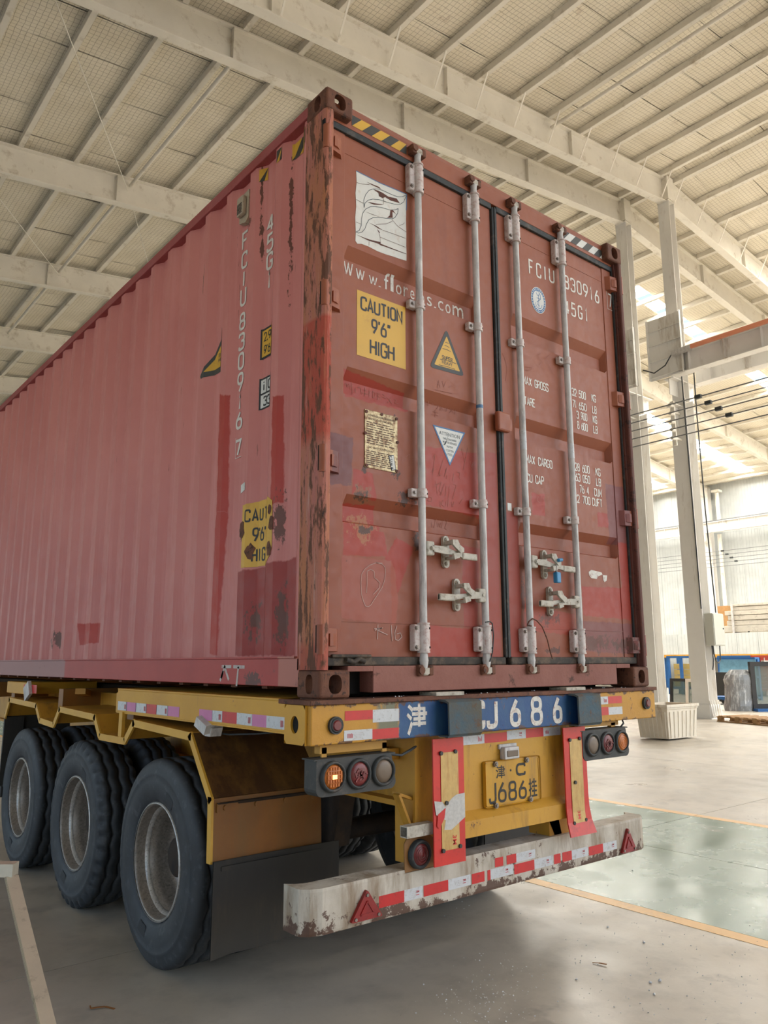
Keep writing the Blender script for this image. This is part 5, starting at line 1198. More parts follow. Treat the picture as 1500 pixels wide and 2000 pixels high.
for c, rr_ in (((.716, zz[0]-h*.42), .040), ((.655, zz[0]-h*.76), .036), ((.452, zz[0]-h*.22), .022), ((.436, zz[0]-h*.42), .03), ((.45, zz[0]-h*.82), .032)):
    rn = random.Random(int(c[0]*1000)); lpoly(mb, [(c[0]+rr_*.75*math.cos(2*PI*i/11)*rn.uniform(.6, 1.25), c[1]+rr_*1.2*math.sin(2*PI*i/11)*rn.uniform(.6, 1.25)) for i in range(11)], .0012, 2)
part(mb, 'caution_sign', [M['sign_yellow'], M['black_print'], M['rust_dark']], box_, 'rust eaten yellow caution sign')
mb = MB(); z1, z0 = (at(481, v, 0, .02).z-G for v in (942, 962)); lpoly(mb, [(.74, z1-.01), (.74, z0), (.70, z0+.012), (.70, z1)], 0, 0); part(mb, 'white_sticker', [M['sign_white']], box_)
mb = MB(); f = lambda lines: [[rx(u, v, 0) for u, v in ln] for ln in lines]
strokes(mb, f([[(433,1302),(452,1302)],[(440,1300),(430,1330)],[(440,1306),(447,1328)],[(456,1302),(478,1303)],[(466,1302),(462,1340)],[(436,1310),(432,1325)]]), .016, lambda y, z: (-.001, y, z), 0); part(mb, 'chalk_mark', [M['chalk_white']], box_)

# ------------------------------------------------------------------ trailer
tr = thing('container_trailer', (0, 0, 0), 'yellow three axle container trailer with blue number beam and white bumper', 'trailer')
def tp(mb, name, mats, par=tr, label=None, **k):
    mb.v = [(a, b, c+G) for a, b, c in mb.v]; o = mb.build(name, mats, par)
    if label: o['label'] = label
    return o
YB0 = -.004
# rear cross beam: rusty top plate, painted face, boxed end with a lifting hole
mb = MB(); mb.box(-.040, 2.482, 0, .20, -.186, -.022, .006); beam = tp(mb, 'rear_beam', M['beam_paint'])
tp(MB().box(-.050, 2.492, -.012, .24, -.024, -.004, .003), 'top_plate', M['rust_dark'])
mb = MB(); n = 28; yc, zc = .105, -.105
mb.add([(-.052, yc+.078*(1 if i in (1,2) else -1), zc+.080*(1 if i in (2,3) else -1)) for i in range(4)] + [(-.041, yc+.078*(1 if i in (1,2) else -1), zc+.080*(1 if i in (2,3) else -1)) for i in range(4)], [(0,4,5,1),(1,5,6,2),(2,6,7,3),(3,7,4,0)])
hole = [(yc+.030*math.cos(2*PI*i/n), zc+.036*math.sin(2*PI*i/n)) for i in range(n)]
def sq(i):
    a = 2*PI*i/n; c, s_ = math.cos(a), math.sin(a); k = 1/max(abs(c), abs(s_)); return (yc+.078*c*k, zc+.080*s_*k)
vs_ = [(-.052, *hole[i]) for i in range(n)] + [(-.052, *sq(i)) for i in range(n)] + [(-.038, *hole[i]) for i in range(n)]
mb.add(vs_, [(i, (i+1) % n, n+(i+1) % n, n+i) for i in range(n)] + [(i, 2*n+i, 2*n+(i+1) % n, (i+1) % n) for i in range(n)])
tp(mb, 'end_plate', M['yellow'])
tp(MB().add([(-.0405, *hole[i]) for i in range(n)], [list(range(n))]) or (lambda m: m)(MB().prism(hole, lambda p: (-.0412, p[0], p[1]), lambda p: (-.0402, p[0], p[1]))), 'lifting_hole', M['void'])
bmap = lambda off: (lambda x, z: (x, -.0012-off, z))
def tape(x0, x1, z0, z1, m, fm, par, nm='reflective_tape', marks=0):
    mb = MB(); quad(mb, x0, x1, z0, z1, fm(0), 0)
    if marks:
        w = x1-x0; xm = x0 + w*(.12 if marks == 1 else .7); rr = random.Random(int(x0*997)); hh = (z1-z0)
        if marks == 3: text(mb, '3M', xm-.008, xm+.012, z0+hh*.5, z0+hh*.72, fm(.0005), .02, 1); quad(mb, xm-.008, xm+.012, z0+hh*.32, z0+hh*.38, fm(.0005), 1)
        else:
            for i in range(5): quad(mb, xm+.006*i, xm+.006*i+.0035, z0+hh*.25, z0+hh*rr.uniform(.5, .8), fm(.0005), 1)
        for i in range(4): quad(mb, x0+w*.35+.004*i, x0+w*.6+.003*i, z0+hh*(.2+.16*i), z0+hh*(.2+.16*i)+.002, fm(.0005), 2)
    return tp(mb, nm, [M[m], M['tape_mark'], M['galv']], par)
for x0, x1, z0, z1, m, k in ((.131,.281,-.092,-.053,'tape_red',0),(.281,.430,-.107,-.053,'tape_white',0),(.127,.279,-.175,-.132,'tape_white',1),(.279,.428,-.178,-.135,'tape_red',0),
                           (1.868,2.0,-.090,-.047,'tape_white',2),(2.0,2.135,-.088,-.048,'tape_red',0),(1.868,2.0,-.150,-.105,'tape_red',0),(2.0,2.135,-.150,-.108,'tape_white',0)):
    tape(x0, x1, z0, z1, m, bmap, beam, marks=k)
for s, x0, x1, z0, z1 in (('津',.474,.600,-.176,-.036),('C',.892,.985,-.172,-.034),('J',.992,1.075,-.174,-.032),('6',1.163,1.248,-.174,-.030),('8',1.322,1.420,-.176,-.028),('6',1.502,1.582,-.174,-.030),('挂',1.812,1.908,-.166,-.034)):
    mb = MB(); (text(mb, s, x0, x1, z0, z1, bmap(.0), .022, 0) if s in '津挂' else stext(mb, s, x0, x1, z0, z1, bmap(.0), .024, 0)); tp(mb, 'beam_letter', [M['white_flaky']], beam)
for x, z in ((.079, -.108), (2.377, -.097)):
    mb = MB(); mb.cyl((x, 0, z), (x, -.014, z), .036, 22); mb.cyl((x, -.014, z), (x, -.018, z), .030, 22, .026); lamp = tp(mb, 'side_marker', M['rubber_seal'], tr)
    tp(MB().cyl((x, -.014, z), (x, -.024, z), .025, 20, .018), 'lens', M['lens_red'], lamp)
# two bent guard brackets on the beam
for x0, x1 in ((.672, .886), (1.634, 1.832)):
    prof = [(-.002, -.020), (-.050, -.024), (-.072, -.034), (-.074, -.176), (-.064, -.186), (-.062, -.040), (-.046, -.034), (-.002, -.030)]
    tp(MB().prism(prof, lambda p: (x0, p[0], p[1]), lambda p: (x1, p[0], p[1])).box(x0, x1, -.062, .0, -.190, -.184).box(x1-.008, x1, -.066, 0, -.186, -.03), 'guard_bracket', M['pad_paint'])
    tp(MB().box(x0-.03, x1-.06, -.02, .10, -.006, .012, .003), 'wear_plate', M['galv_worn'])
tp(MB().box(.03, 2.41, .24, 2.1, -.028, -.006), 'deck_plate', M['chassis_dark'])  # plate added below the sill to keep the gap dark
tp(MB().box(.19, 2.25, .26, .29, -.006, .12), 'stop_bar', M['void'])  # near-black filler, paints the shade in the gap behind the sill
# twist locks that carry the castings
for x in (.08, W-.08):
    tp(MB().box(x-.07, x+.07, .02, .16, -.005, -.0005), 'twist_lock', M['rust_dark'])
# left side rail with faded tape
XS = -.040
mb = MB(); mb.box(XS, .02, .188, 2.12, -.145, -.012, .004); mb.box(XS, .9, .17, 2.12, -.012, -.004); mb.box(XS, .06, .19, 2.12, -.150, -.143); rail = tp(mb, 'side_rail', M['yellow'])
smap = lambda off: (lambda y, z: (XS-.0012-off, y, z))
tp(MB().box(XS+.012, .02, 2.10, 2.17, -.15, -.03, .004), 'rail_end', M['yellow'])
tps = [(.184,.300,'tape_white',1),(.300,.395,'tape_pink',0),(.395,.520,'tape_white',2),(.520,.645,'tape_red',0),(.645,.76,'tape_white',1),(.76,.92,'tape_pink',0),(1.18,1.37,'tape_pink',0),(1.37,1.58,'tape_white',2),(1.58,1.74,'tape_red',0),(1.74,1.93,'tape_white',1),(1.93,2.03,'tape_pink',0),(2.03,2.12,'tape_white',2)]
edges_px = [(1560-0)]
us = [230,246.5,265,285.5,305.5,327.5,350,389.5,415,434.5,463,493,521,557.5]
cols = ['tape_white','tape_pink','tape_white','tape_red','tape_white','tape_pink',None,'tape_pink','tape_white','tape_red','tape_white','tape_pink','tape_white']
for a, b, m in zip(us[:-1], us[1:], cols):
    if not m: continue
    ya, yb = at(a, 1385, 0, XS).y, at(b, 1405, 0, XS).y
    mb = MB(); quad(mb, yb+.001, ya-.001, -.132, -.080, smap(0), 0)
    if m == 'tape_white':
        for i in range(4): quad(mb, yb+.015+.006*i, yb+.019+.006*i, -.122, -.095, smap(.0005), 1)
    tp(mb, 'reflective_tape', [M[m], M['tape_mark']], rail)
# main beams, cross members
for xc in (.69, 1.75):
    mb = MB(); mb.box(xc-.07, xc+.07, .10, 11.9, -.215, -.19); mb.box(xc-.006, xc+.006, .10, 11.9, -.50, -.215); mb.box(xc-.07, xc+.07, .10, 11.9, -.52, -.495)
    tp(mb, 'main_beam', M['yellow_dirty'])
    tp(MB().box(xc-.09, xc+.09, .22, 11.9, -.19, -.03), 'beam_cap', M['chassis_dark'])
for y in (2.05, 3.4, 4.7, 6.2, 7.8, 9.4, 11.0):
    tp(MB().box(.02, 2.42, y-.05, y+.05, -.19, -.04), 'cross_member', M['yellow_fender'])
for p, q in (((.66, 3.3, -.17), (.06, 2.2, -.05)), ((.66, 4.3, -.17), (.06, 3.1, -.05)), ((.68, 2.6, -.19), (.3, 2.1, -.05))): tp(MB().bar((p[0], p[1], p[2]), q, .07, .04), 'diagonal_brace', M['yellow_dirty'])
tp(MB().box(.30, .36, 2.2, 5.2, -.17, -.07), 'inner_rail', M['yellow_dirty'])
o = tp(MB().box(-.03, .55, 4.15, 4.72, -.10, -.005, .004), 'outrigger', M['yellow'])
mb = MB(); a, b = at(47, 1330, 0, -.033), at(72, 1334, 0, -.033); quad(mb, b.y, a.y, -.085, -.02, lambda y, z: (-.0315, y, z), 0); tp(mb, 'reflective_tape', [M['tape_red']], o)
mb = MB(); mb.obox((-.045, 4.03, -.07), (.012, 0, 0), (0, .03, .05), (0, .06, -.03)); mb.box(-.05, -.02, 3.98, 4.10, -.04, -.02); mb.cyl((-.04, 3.99, -.055), (-.04, 3.99, -.02), .014, 8); tp(mb, 'side_lamp_bracket', M['galv'])
mb = MB(); c = at(405, 1415, 0, -.03); mb.obox((-.02, c.y, c.z-G+.005), (.05, 0, .01), (0, .055, .02), (0, -.012, .022)); mb.obox((-.01, c.y-.03, c.z-G-.035), (.03, 0, 0), (0, .03, 0), (0, -.008, .02)); tp(mb, 'side_lamp', M['galv'])
tp(MB().tube([(.0, .98, -.19), (.05, .85, -.20), (.1, .7, -.19), (.15, .5, -.17)], .005, 6), 'lamp_wire', M['cable'])
# mudguards: folded plate over the wheels with a bright edge strip
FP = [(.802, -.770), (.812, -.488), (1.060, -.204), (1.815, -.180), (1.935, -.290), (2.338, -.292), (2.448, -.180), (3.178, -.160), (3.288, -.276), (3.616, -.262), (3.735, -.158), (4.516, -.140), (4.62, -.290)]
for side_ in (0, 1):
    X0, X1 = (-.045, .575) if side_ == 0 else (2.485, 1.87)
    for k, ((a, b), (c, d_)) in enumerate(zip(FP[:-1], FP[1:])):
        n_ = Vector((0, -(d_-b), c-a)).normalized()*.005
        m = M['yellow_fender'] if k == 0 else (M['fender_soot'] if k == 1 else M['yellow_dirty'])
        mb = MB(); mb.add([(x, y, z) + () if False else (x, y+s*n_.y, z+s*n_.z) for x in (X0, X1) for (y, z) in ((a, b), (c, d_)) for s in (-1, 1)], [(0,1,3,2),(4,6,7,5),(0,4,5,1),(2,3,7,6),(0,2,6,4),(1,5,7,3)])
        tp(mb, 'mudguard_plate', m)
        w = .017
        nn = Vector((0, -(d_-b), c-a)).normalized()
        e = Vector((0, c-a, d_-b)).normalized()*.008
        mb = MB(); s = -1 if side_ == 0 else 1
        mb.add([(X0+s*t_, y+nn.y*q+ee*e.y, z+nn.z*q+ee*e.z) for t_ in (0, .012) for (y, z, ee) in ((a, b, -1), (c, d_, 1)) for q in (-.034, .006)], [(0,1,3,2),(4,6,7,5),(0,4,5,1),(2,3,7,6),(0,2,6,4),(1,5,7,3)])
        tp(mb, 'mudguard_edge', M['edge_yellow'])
    # inner closing plates below the folded guard between the wheels and the hanger
    s0 = .06 if side_ == 0 else 2.38
    if side_ == 0:
        tp(MB().box(-.05, -.03, 2.0, 2.05, -.30, -.14), 'hanger', M['edge_yellow'])
        tp(MB().box(.08, .57, .788, .796, -.52, -.505).box(-.03, .552, .780, .800, -.512, -.507), 'seam_angle', M['chassis_dark'])
        tp(MB().box(-.032, .555, .794, .799, -.552, -.512), 'seam_strip', M['yellow_fender'])
        for x in (.013, .182, .348, .516): tp(MB().cyl((x, .794, -.532), (x, .786, -.532), .013, 8), 'seam_bolt', M['yellow_fender'])
    fx = (-.05, .668) if side_ == 0 else (1.77, 2.488)
    rr = random.Random(4); mb = MB(); n = 12
    for i in range(n):
        x0, x1 = fx[0] + (fx[1]-fx[0])*i/n, fx[0] + (fx[1]-fx[0])*(i+1)/n
        f = lambda x: .776 + .006*math.sin(x*7)
        g = lambda x: -1.185 + .02*(x-fx[0]) + .004*math.sin(x*23)
        mb.add([(x, f(x)+t_, z) for x in (x0, x1) for t_ in (0, .008) for z in (g(x), -.765)], [(0,1,3,2),(4,6,7,5),(0,4,5,1),(2,3,7,6)])
    mb.add([(fx[0], .776, -1.185), (fx[0], .784, -1.185), (fx[0], .784, -.765), (fx[0], .776, -.765)], [(0,1,2,3)])
    fl = tp(mb, 'mud_flap', M['flap_rubber'])
    tp(MB().box(fx[0]+.04, fx[1]-.1, .770, .777, -.81, -.79), 'flap_strip', M['flap_rubber'], fl)
tp(MB().box(-.05, .5, 4.63, 4.65, -.88, -.26).box(-.055, .1, 4.60, 4.63, -.6, -.3), 'front_flap', M['flap_rubber'])
tp(MB().box(-.05, .3, 4.58, 4.68, -.95, -.86, .01), 'flap_bracket', M['frame_dark'])
# rear number panel and lower lip
mb = MB(); mb.box(.84, 1.70, .080, .088, -.60, -.19); mb.prism([(.088, -.555), (.080, -.555), (.030, -.59), (.030, -.665), (.040, -.665), (.040, -.60), (.088, -.575)], lambda p: (.84, p[0], p[1]), lambda p: (1.70, p[0], p[1]))
tp(mb, 'number_panel', M['panel_paint'])
pmap = lambda off: (lambda x, z: (x, .0775-off, z))
for x0, x1, m, k in ((.905, 1.058, 'tape_white', 2), (1.058, 1.225, 'tape_red', 0), (1.225, 1.372, 'tape_white', 3), (1.372, 1.515, 'tape_red', 0), (1.515, 1.66, 'tape_white', 1)):
    tape(x0, x1, -.250+.006*(x0 > 1.2), -.205+.006*(x0 > 1.2), m, lambda off: (lambda x, z: (x, .0785-off, z)), tr, marks=k)
mb = MB(); mb.box(1.165, 1.275, .040, .078, -.335, -.275, .006); mb.box(1.155, 1.285, .068, .080, -.285, -.262); pl_ = tp(mb, 'plate_lamp', M['galv'])
tp(MB().box(1.18, 1.262, .036, .042, -.322, -.292, .003), 'lens', M['lens_smoke'], pl_)
# licence plate
mb = MB(); mb.box(1.035, 1.455, .064, .070, -.556, -.335, .012); lp = tp(mb, 'licence_plate', M['plate_yellow'])
mb = MB(); x0, x1, z0, z1 = 1.043, 1.447, -.548, -.343
for a, b, c, e in ((x0, x1, z0, z0+.004), (x0, x1, z1-.004, z1), (x0, x0+.004, z0, z1), (x1-.004, x1, z0, z1)): mb.box(a, b, .0615, .066, c, e)
tp(mb, 'plate_border', M['plate_yellow'], lp)
lmap2 = lambda x, z: (x, .0630, z)
for s, a, b, c, e in (('津',1.118,1.186,-.424,-.362),('·',1.222,1.234,-.398,-.386),('C',1.268,1.342,-.425,-.362),('J',1.064,1.118,-.540,-.436),('6',1.130,1.192,-.540,-.440),('8',1.206,1.270,-.540,-.444),('6',1.284,1.346,-.540,-.446),('挂',1.362,1.428,-.540,-.446)):
    mb = MB(); (text(mb, s, a, b, c, e, lmap2, .014, 0) if s in '津挂·' else stext(mb, s, a, b, c, e, lmap2, .0125, 0)); tp(mb, 'plate_character', M['plate_black'], lp)
for x, z in ((1.11, -.352), (1.345, -.350), (1.105, -.548), (1.365, -.545)):
    tp(MB().cyl((x, .064, z), (x, .050, z), .014, 8).cyl((x, .050, z), (x, .044, z), .008, 8), 'plate_bolt', M['bolt'], lp)
# bumper with its uprights, tape, triangles
mb = MB(); nx = 10; vs_ = []
prof = []
for x in [-.004, .004, .03, .08, .2, .6, 1.22, 1.84, 2.24, 2.36, 2.41, 2.432, 2.44]:
    e = max(0, (.08-x)/.084) if x < .3 else max(0, (x-2.36)/.08); yf = .078 + .05*e*e; b = yf+.11
    prof.append([(x, yf, -.758), (x, yf-.002, -.770), (x, yf-.002, -.925), (x, yf, -.936), (x, b, -.936), (x, b, -.758)])
vs_ = [p for r in prof for p in r]; n = 6
mb.add(vs_, [(k*n+i, k*n+(i+1) % n, (k+1)*n+(i+1) % n, (k+1)*n+i) for k in range(len(prof)-1) for i in range(n)] + [list(range(n)), [len(vs_)-1-i for i in range(n)]])
bump_ = tp(mb, 'bumper', M['bumper_paint'])
umap = lambda off: (lambda x, z: (x, .0750-off, z))
for x0, x1, z0, z1, m, k in ((.375,.519,-.888,-.840,'tape_red',0),(.519,.628,-.888,-.840,'tape_white',3),(.634,.788,-.888,-.841,'tape_red',0),(.788,.935,-.888,-.841,'tape_white',3),(.943,1.03,-.888,-.842,'tape_red',0),(1.05,1.072,-.888,-.842,'tape_red',0),(1.072,1.235,-.888,-.842,'tape_white',3),
   (1.105,1.165,-.838,-.796,'tape_red',0),(1.19,1.262,-.838,-.796,'tape_red',0),(1.262,1.408,-.838,-.796,'tape_white',3),(1.244,1.398,-.893,-.846,'tape_red',0),(1.398,1.545,-.893,-.846,'tape_white',3),(1.555,1.61,-.893,-.846,'tape_red',0),(1.625,1.705,-.893,-.846,'tape_red',0),(1.705,1.848,-.893,-.846,'tape_white',3),(1.855,1.985,-.896,-.850,'tape_red',0),(1.985,2.115,-.896,-.850,'tape_white',3)):
    tape(x0, x1, z0, z1, m, umap, bump_, marks=k)
for cx, w in ((.300, .085), (2.205, .062)):
    T = [(cx, -.796), (cx-w, -.915), (cx+w, -.915)] if cx < 1 else [(cx+.01, -.795), (cx-w, -.925), (cx+w+.02, -.925)]
    k = tp(MB().prism(rtri(T, .008), lambda p: (p[0], .060, p[1]), lambda p: (p[0], .0765, p[1])), 'triangle_reflector', M['reflector_red'], tr)
    T2_ = inset(T, .42); mb = MB()
    for p, q in zip(T2_, T2_[1:]+T2_[:1]): mb.bar((p[0], .0585, p[1]), (q[0], .0585, q[1]), .006, .005, up=(0, 1, 0))
    tp(mb, 'inner_triangle', M['reflector_red'], k)
    for q in inset(T, .72): tp(MB().cyl((q[0], .060, q[1]), (q[0], .055, q[1]), .007, 8), 'screw', M['bolt'], k)
# uprights and long red and gold rear plates
for k, (x0, x1, xb) in enumerate(((.637, .832, 0), (1.588, 1.776, 0))):
    tp(MB().box(x0-.03, x0+.14, .10, .24, -.76, -.19).box(x0-.04, x0+.16, .085, .10, -.60, -.19), 'bumper_upright', M['yellow_dirty'])
    mb = MB(); zt, zb = -.200, -.752; n = 9; fl_ = lambda t: (0 if k == 0 else -.022*max(0, (t-.75)/.25)**2); flx = lambda t: (0 if k == 0 else .03*max(0, (t-.6)/.4)**2)
    vs_ = []
    for i in range(n):
        t_ = i/(n-1); z = zt + (zb-zt)*t_
        for (x, y) in ((x0, .010), (x0, .003), (x1+flx(t_), .001), (x1+flx(t_), .012)): vs_.append((x, y+fl_(t_), z))
    mb.add(vs_, [(i*4+a, i*4+(a+1) % 4, i*4+4+(a+1) % 4, i*4+4+a) for i in range(n-1) for a in range(4)] + [(0,1,2,3), (n*4-1, n*4-2, n*4-3, n*4-4)])
    rp = tp(mb, 'rear_marking_plate', M['plate_red'])
    g = lambda off: (lambda x, z: (x, .0005-off+fl_((zt-z)/(zt-zb))*.9, z))
    gx0, gx1 = x0+.045, x1-.038; mb = MB()
    for i in range(8):
        za, zb_ = -.262-(.690-.262)*i/8, -.262-(.690-.262)*(i+1)/8; sheet(mb, [(gx0, za), (gx1, za), (gx1, zb_), (gx0, zb_)], [(0,1,2,3)], g(.0006))
    tp(mb, 'gold_reflector', M['plate_gold'], rp)
    if k == 0:
        mb = MB(); poly(mb, [(x0, -.470), (x0+.05, -.478), (x0+.07, -.50), (x0+.11, -.468), (x0+.14, -.455), (x1, -.452), (x1, -.560), (x1-.05, -.585), (x1-.09, -.605), (x0+.06, -.600), (x0+.07, -.56), (x0+.035, -.54), (x0+.01, -.53)], g(.0014), 0)
        tp(mb, 'torn_patch', [M['plate_silver']], rp); mb = MB(); poly(mb, [(x0+.02, -.530), (x0+.07, -.505), (x0+.062, -.548), (x0+.03, -.592), (x0+.015, -.58)], g(.0022), 0); tp(mb, 'peeled_film', [M['tape_red']], rp)
    mb = MB(); xm = (gx0+gx1)/2; text(mb, '3M', xm+.012 if k == 0 else xm-.012, xm+.036 if k == 0 else xm+.012, -.672, -.630, g(.0014), .02, 0, None, 1)
    tp(mb, 'plate_print', [M['plate_red']], rp)
    for x, z in ((gx0, -.264), (gx1-.02, -.262), (gx0+.03, -.485), (gx0+.005, -.688), (gx1, -.682)): tp(MB().cyl((x, .004, z), (x, -.008, z), .0095, 8), 'bolt', M['frame_dark'], rp)
# lamp boxes left and right
def lampbox(x0, x1, z0, z1, order, name='rear_lamp_box'):
    r = .03; pts = []
    for cx, cz, a0 in ((x1-r, z1-.008, 0), (x0+.008, z1-.008, PI/2), (x0+r, z0+r, PI), (x1-r, z0+r, 1.5*PI)):
        rr_ = r if cz < z1-.01 else .008
        for i in range(5): a = a0 + PI/2*i/4; pts.append((cx + rr_*math.cos(a) if rr_ == r else cx+rr_*math.cos(a), cz + rr_*math.sin(a)))
    lb = tp(MB().prism(pts, lambda p: (p[0], -.002, p[1]), lambda p: (p[0], .085, p[1])), name, M['lamp_housing'])
    tp(MB().box(x0-.01, x1, .0, .09, z1-.002, z1+.004), 'hood', M['lamp_housing'], lb)
    n = len(order); w = (x1-x0-.02)/n
    for i, m in enumerate(order):
        cx, cz = x0+.014+w*(i+.5), (z0+z1)/2+.004; R = min(.058, w*.46)
        tp(MB().lathe([(-.002, R+.006), (-.014, R+.004), (-.018, R-.002), (-.016, R-.008), (-.004, R-.010)], (cx, 0, cz), 1, 28), 'lamp_rim', M['rubber_seal'], lb)
        mb = MB(); mb.lathe([(-.006, R-.008), (-.014, R-.016), (-.017, R*.5), (-.018, .0004)], (cx, 0, cz), 1, 26)
        if m == 'lens_amber' and x0 < 1:
            for a in range(6):
                for q in range(5):
                    px_, pz_ = (a-2.5)*.013, (q-2)*.016
                    if px_*px_+pz_*pz_ < (R-.02)**2: mb.box(cx+px_-.004, cx+px_+.004, -.021, -.016, cz+pz_-.006, cz+pz_+.006)
        elif m == 'lens_red':
            rr = random.Random(3)
            for a in range(14):
                t_, q = rr.uniform(0, 2*PI), rr.uniform(0, R-.024); mb.obox((cx+q*math.cos(t_), -.018, cz+q*math.sin(t_)), (.010*math.cos(a*.9), 0, .010*math.sin(a*.9)), (0, .003, 0), (-.003*math.sin(a*.9), 0, .003*math.cos(a*.9)))
        elif m == 'lens_amber':
            for q in (.012, .024, .036): mb.lathe([(-.016, q), (-.020, q+.002), (-.016, q+.005)], (cx, 0, cz), 1, 22)
        tp(mb, 'lens', M[m], lb)
        if m == 'lens_amber' and x0 < 1:
            for q in range(4): tp(MB().box(cx-.012+.006*q, cx-.008+.006*q, -.0225, -.020, cz-.008, cz+.008), 'lit_diode', M['lamp_spark'], lb)
    return lb
lampbox(-.012, .408, -.388, -.243, ['lens_amber', 'lens_red', 'lens_smoke'])
lampbox(1.745, 2.176, -.384, -.228, ['lens_smoke', 'lens_red', 'lens_amber'])
tp(MB().box(.04, .40, .05, .09, -.225, -.19).box(.05, .075, .05, .06, -.243, -.20).box(.375, .40, .05, .06, -.243, -.2), 'lamp_hanger', M['yellow_dirty'])
tp(MB().box(1.80, 2.16, .05, .09, -.215, -.19).box(2.09, 2.13, .05, .075, -.23, -.2), 'lamp_hanger', M['yellow_dirty'])
tp(MB().tube([(.40, .04, -.250), (.46, .02, -.258), (.55, .06, -.245), (.61, .09, -.235)], .006, 6), 'lamp_cable', M['cable'])
tp(MB().tube([(2.15, .03, -.228), (2.17, .02, -.205), (2.20, .05, -.185)], .005, 6), 'lamp_cable', M['cable'])
# tube stub and the single round lamp on the bumper
mb = MB()
for a, b, c, e in ((.03, .078, -.572, -.567), (.03, .078, -.617, -.612), (.03, .034, -.612, -.572), (.074, .078, -.612, -.572)): mb.box(.500, .665, a, b, c, e)
tp(mb, 'tube_stub', M['galv_worn'])
q = [(.525, -.772), (.700, -.772), (.700, -.645), (.680, -.632), (.535, -.632), (.522, -.650)]
lb = tp(MB().prism(q, lambda p: (p[0], .076, p[1]), lambda p: (p[0], .082, p[1])), 'lamp_plate', M['yellow_fender'])
tp(MB().lathe([(.076, .064), (.056, .062), (.050, .054), (.056, .046)], (.606, 0, -.702), 1, 30), 'lamp_rim', M['rubber_seal'], lb)
mb = MB(); mb.lathe([(.060, .048), (.052, .040), (.048, .0004)], (.606, 0, -.702), 1, 26)
for r in (.012, .022, .032): mb.lathe([(.050, r), (.046, r+.002), (.050, r+.005)], (.606, 0, -.702), 1, 24)
tp(mb, 'lens', M['lens_red'], lb)
tp(MB().bar((.515, .12, -.44), (.60, .12, -.62), .012, .045, up=(0,1,0)), 'strut', M['yellow_dirty'])
tp(MB().bar((.52, .13, -.44), (.69, .13, -.50), .012, .05, up=(0,1,0)), 'strut', M['yellow_dirty'])
tp(MB().prism([(.62, -.60), (.66, -.60), (.62, -.75), (.58, -.75)], lambda p: (p[0], .13, p[1]), lambda p: (p[0], .135, p[1])), 'gusset', M['yellow_dirty'])
tp(MB().prism([(1.52, -.61), (1.62, -.61), (1.66, -.76), (1.60, -.76)], lambda p: (p[0], .10, p[1]), lambda p: (p[0], .108, p[1])), 'gusset', M['bumper_paint'])
tp(MB().box(.545, .60, .2, .8, -.30, -.25), 'side_bracket', M['yellow_dirty'])
# axles, hangers, springs
AY = [1.50, 2.82, 4.14]; R, AZ_ = .525, -G+.5255
for y in AY:
    tp(MB().cyl((.12, y, AZ_), (2.32, y, AZ_), .065, 14), 'axle', M['chassis_dark'])
    for x in (.69, 1.75):
        mb = MB()
        for k in range(5): mb.box(x-.04, x+.04, y-.52+.05*k, y+.52-.05*k, AZ_+.10+.018*k, AZ_+.116+.018*k)
        tp(mb, 'leaf_spring', M['chassis_dark'])
        tp(MB().cyl((x-.13 if x < 1 else x+.13, y+.1, AZ_+.05), (x-.13 if x < 1 else x+.13, y+.3, AZ_+.05), .09, 14), 'brake_chamber', M['chassis_dark'])
for y in (.84, 2.16, 3.48, 4.80):
    for x in (.69, 1.75): tp(MB().prism([(y-.12, -.52), (y+.12, -.52), (y+.06, -.80), (y-.06, -.80)], lambda p: (x-.05, p[0], p[1]), lambda p: (x+.05, p[0], p[1])), 'spring_hanger', M['chassis_dark'])
# wheels
def tyre_prof(w):
    h = w/2
    p = [(-h*.72, .292), (-h*.86, .300), (-h*.95, .325), (-h*1.0, .37), (-h*1.02, .41), (-h*.985, .440), (-h*1.01, .447), (-h*.97, .456), (-h*.95, .478), (-h*.90, .500), (-h*.84, .516)]
    g = []
    for c in (-.5, 0, .5): g += [(h*c-.008, .526), (h*c-.006, .510), (h*c+.006, .510), (h*c+.008, .526)]
    return p + [(-h*.74, .5235)] + g + [(h*.74, .5235)] + [(-a, b) for a, b in p[::-1]], len(p)
def make_tyre(kind):
    w = .285; pr, np_ = tyre_prof(w); N = 144
    def mod(i, j, t, r):
        if np_+1 <= j <= np_+12:
            z = (i % 6)/6; tri = abs(z-.5)*2-.5; t += .017*tri
        if kind == 'lug' and i % 4 < 2:
            if j in (np_-3, np_-2, np_-1, np_): r -= (.004, .020, .026, .012)[j-np_+3]; t *= (.985, .95, .95, 1)[j-np_+3]
            k_ = len(pr)-1-j
            if k_ in (np_-3, np_-2, np_-1, np_): r -= (.004, .020, .026, .012)[k_-np_+3]; t *= (.985, .95, .95, 1)[k_-np_+3]
        if kind == 'rib' and j in (np_-3, np_-2) and i % 3 == 0: r -= .005
        if kind == 'rib' and j in (len(pr)-np_+1, len(pr)-np_+2) and i % 3 == 0: r -= .005
        return t, r
    mb = MB(); mb.lathe(pr, (0, 0, 0), 0, N, 0, mod)
    for i in range(len(mb.f)): pass
    return mb
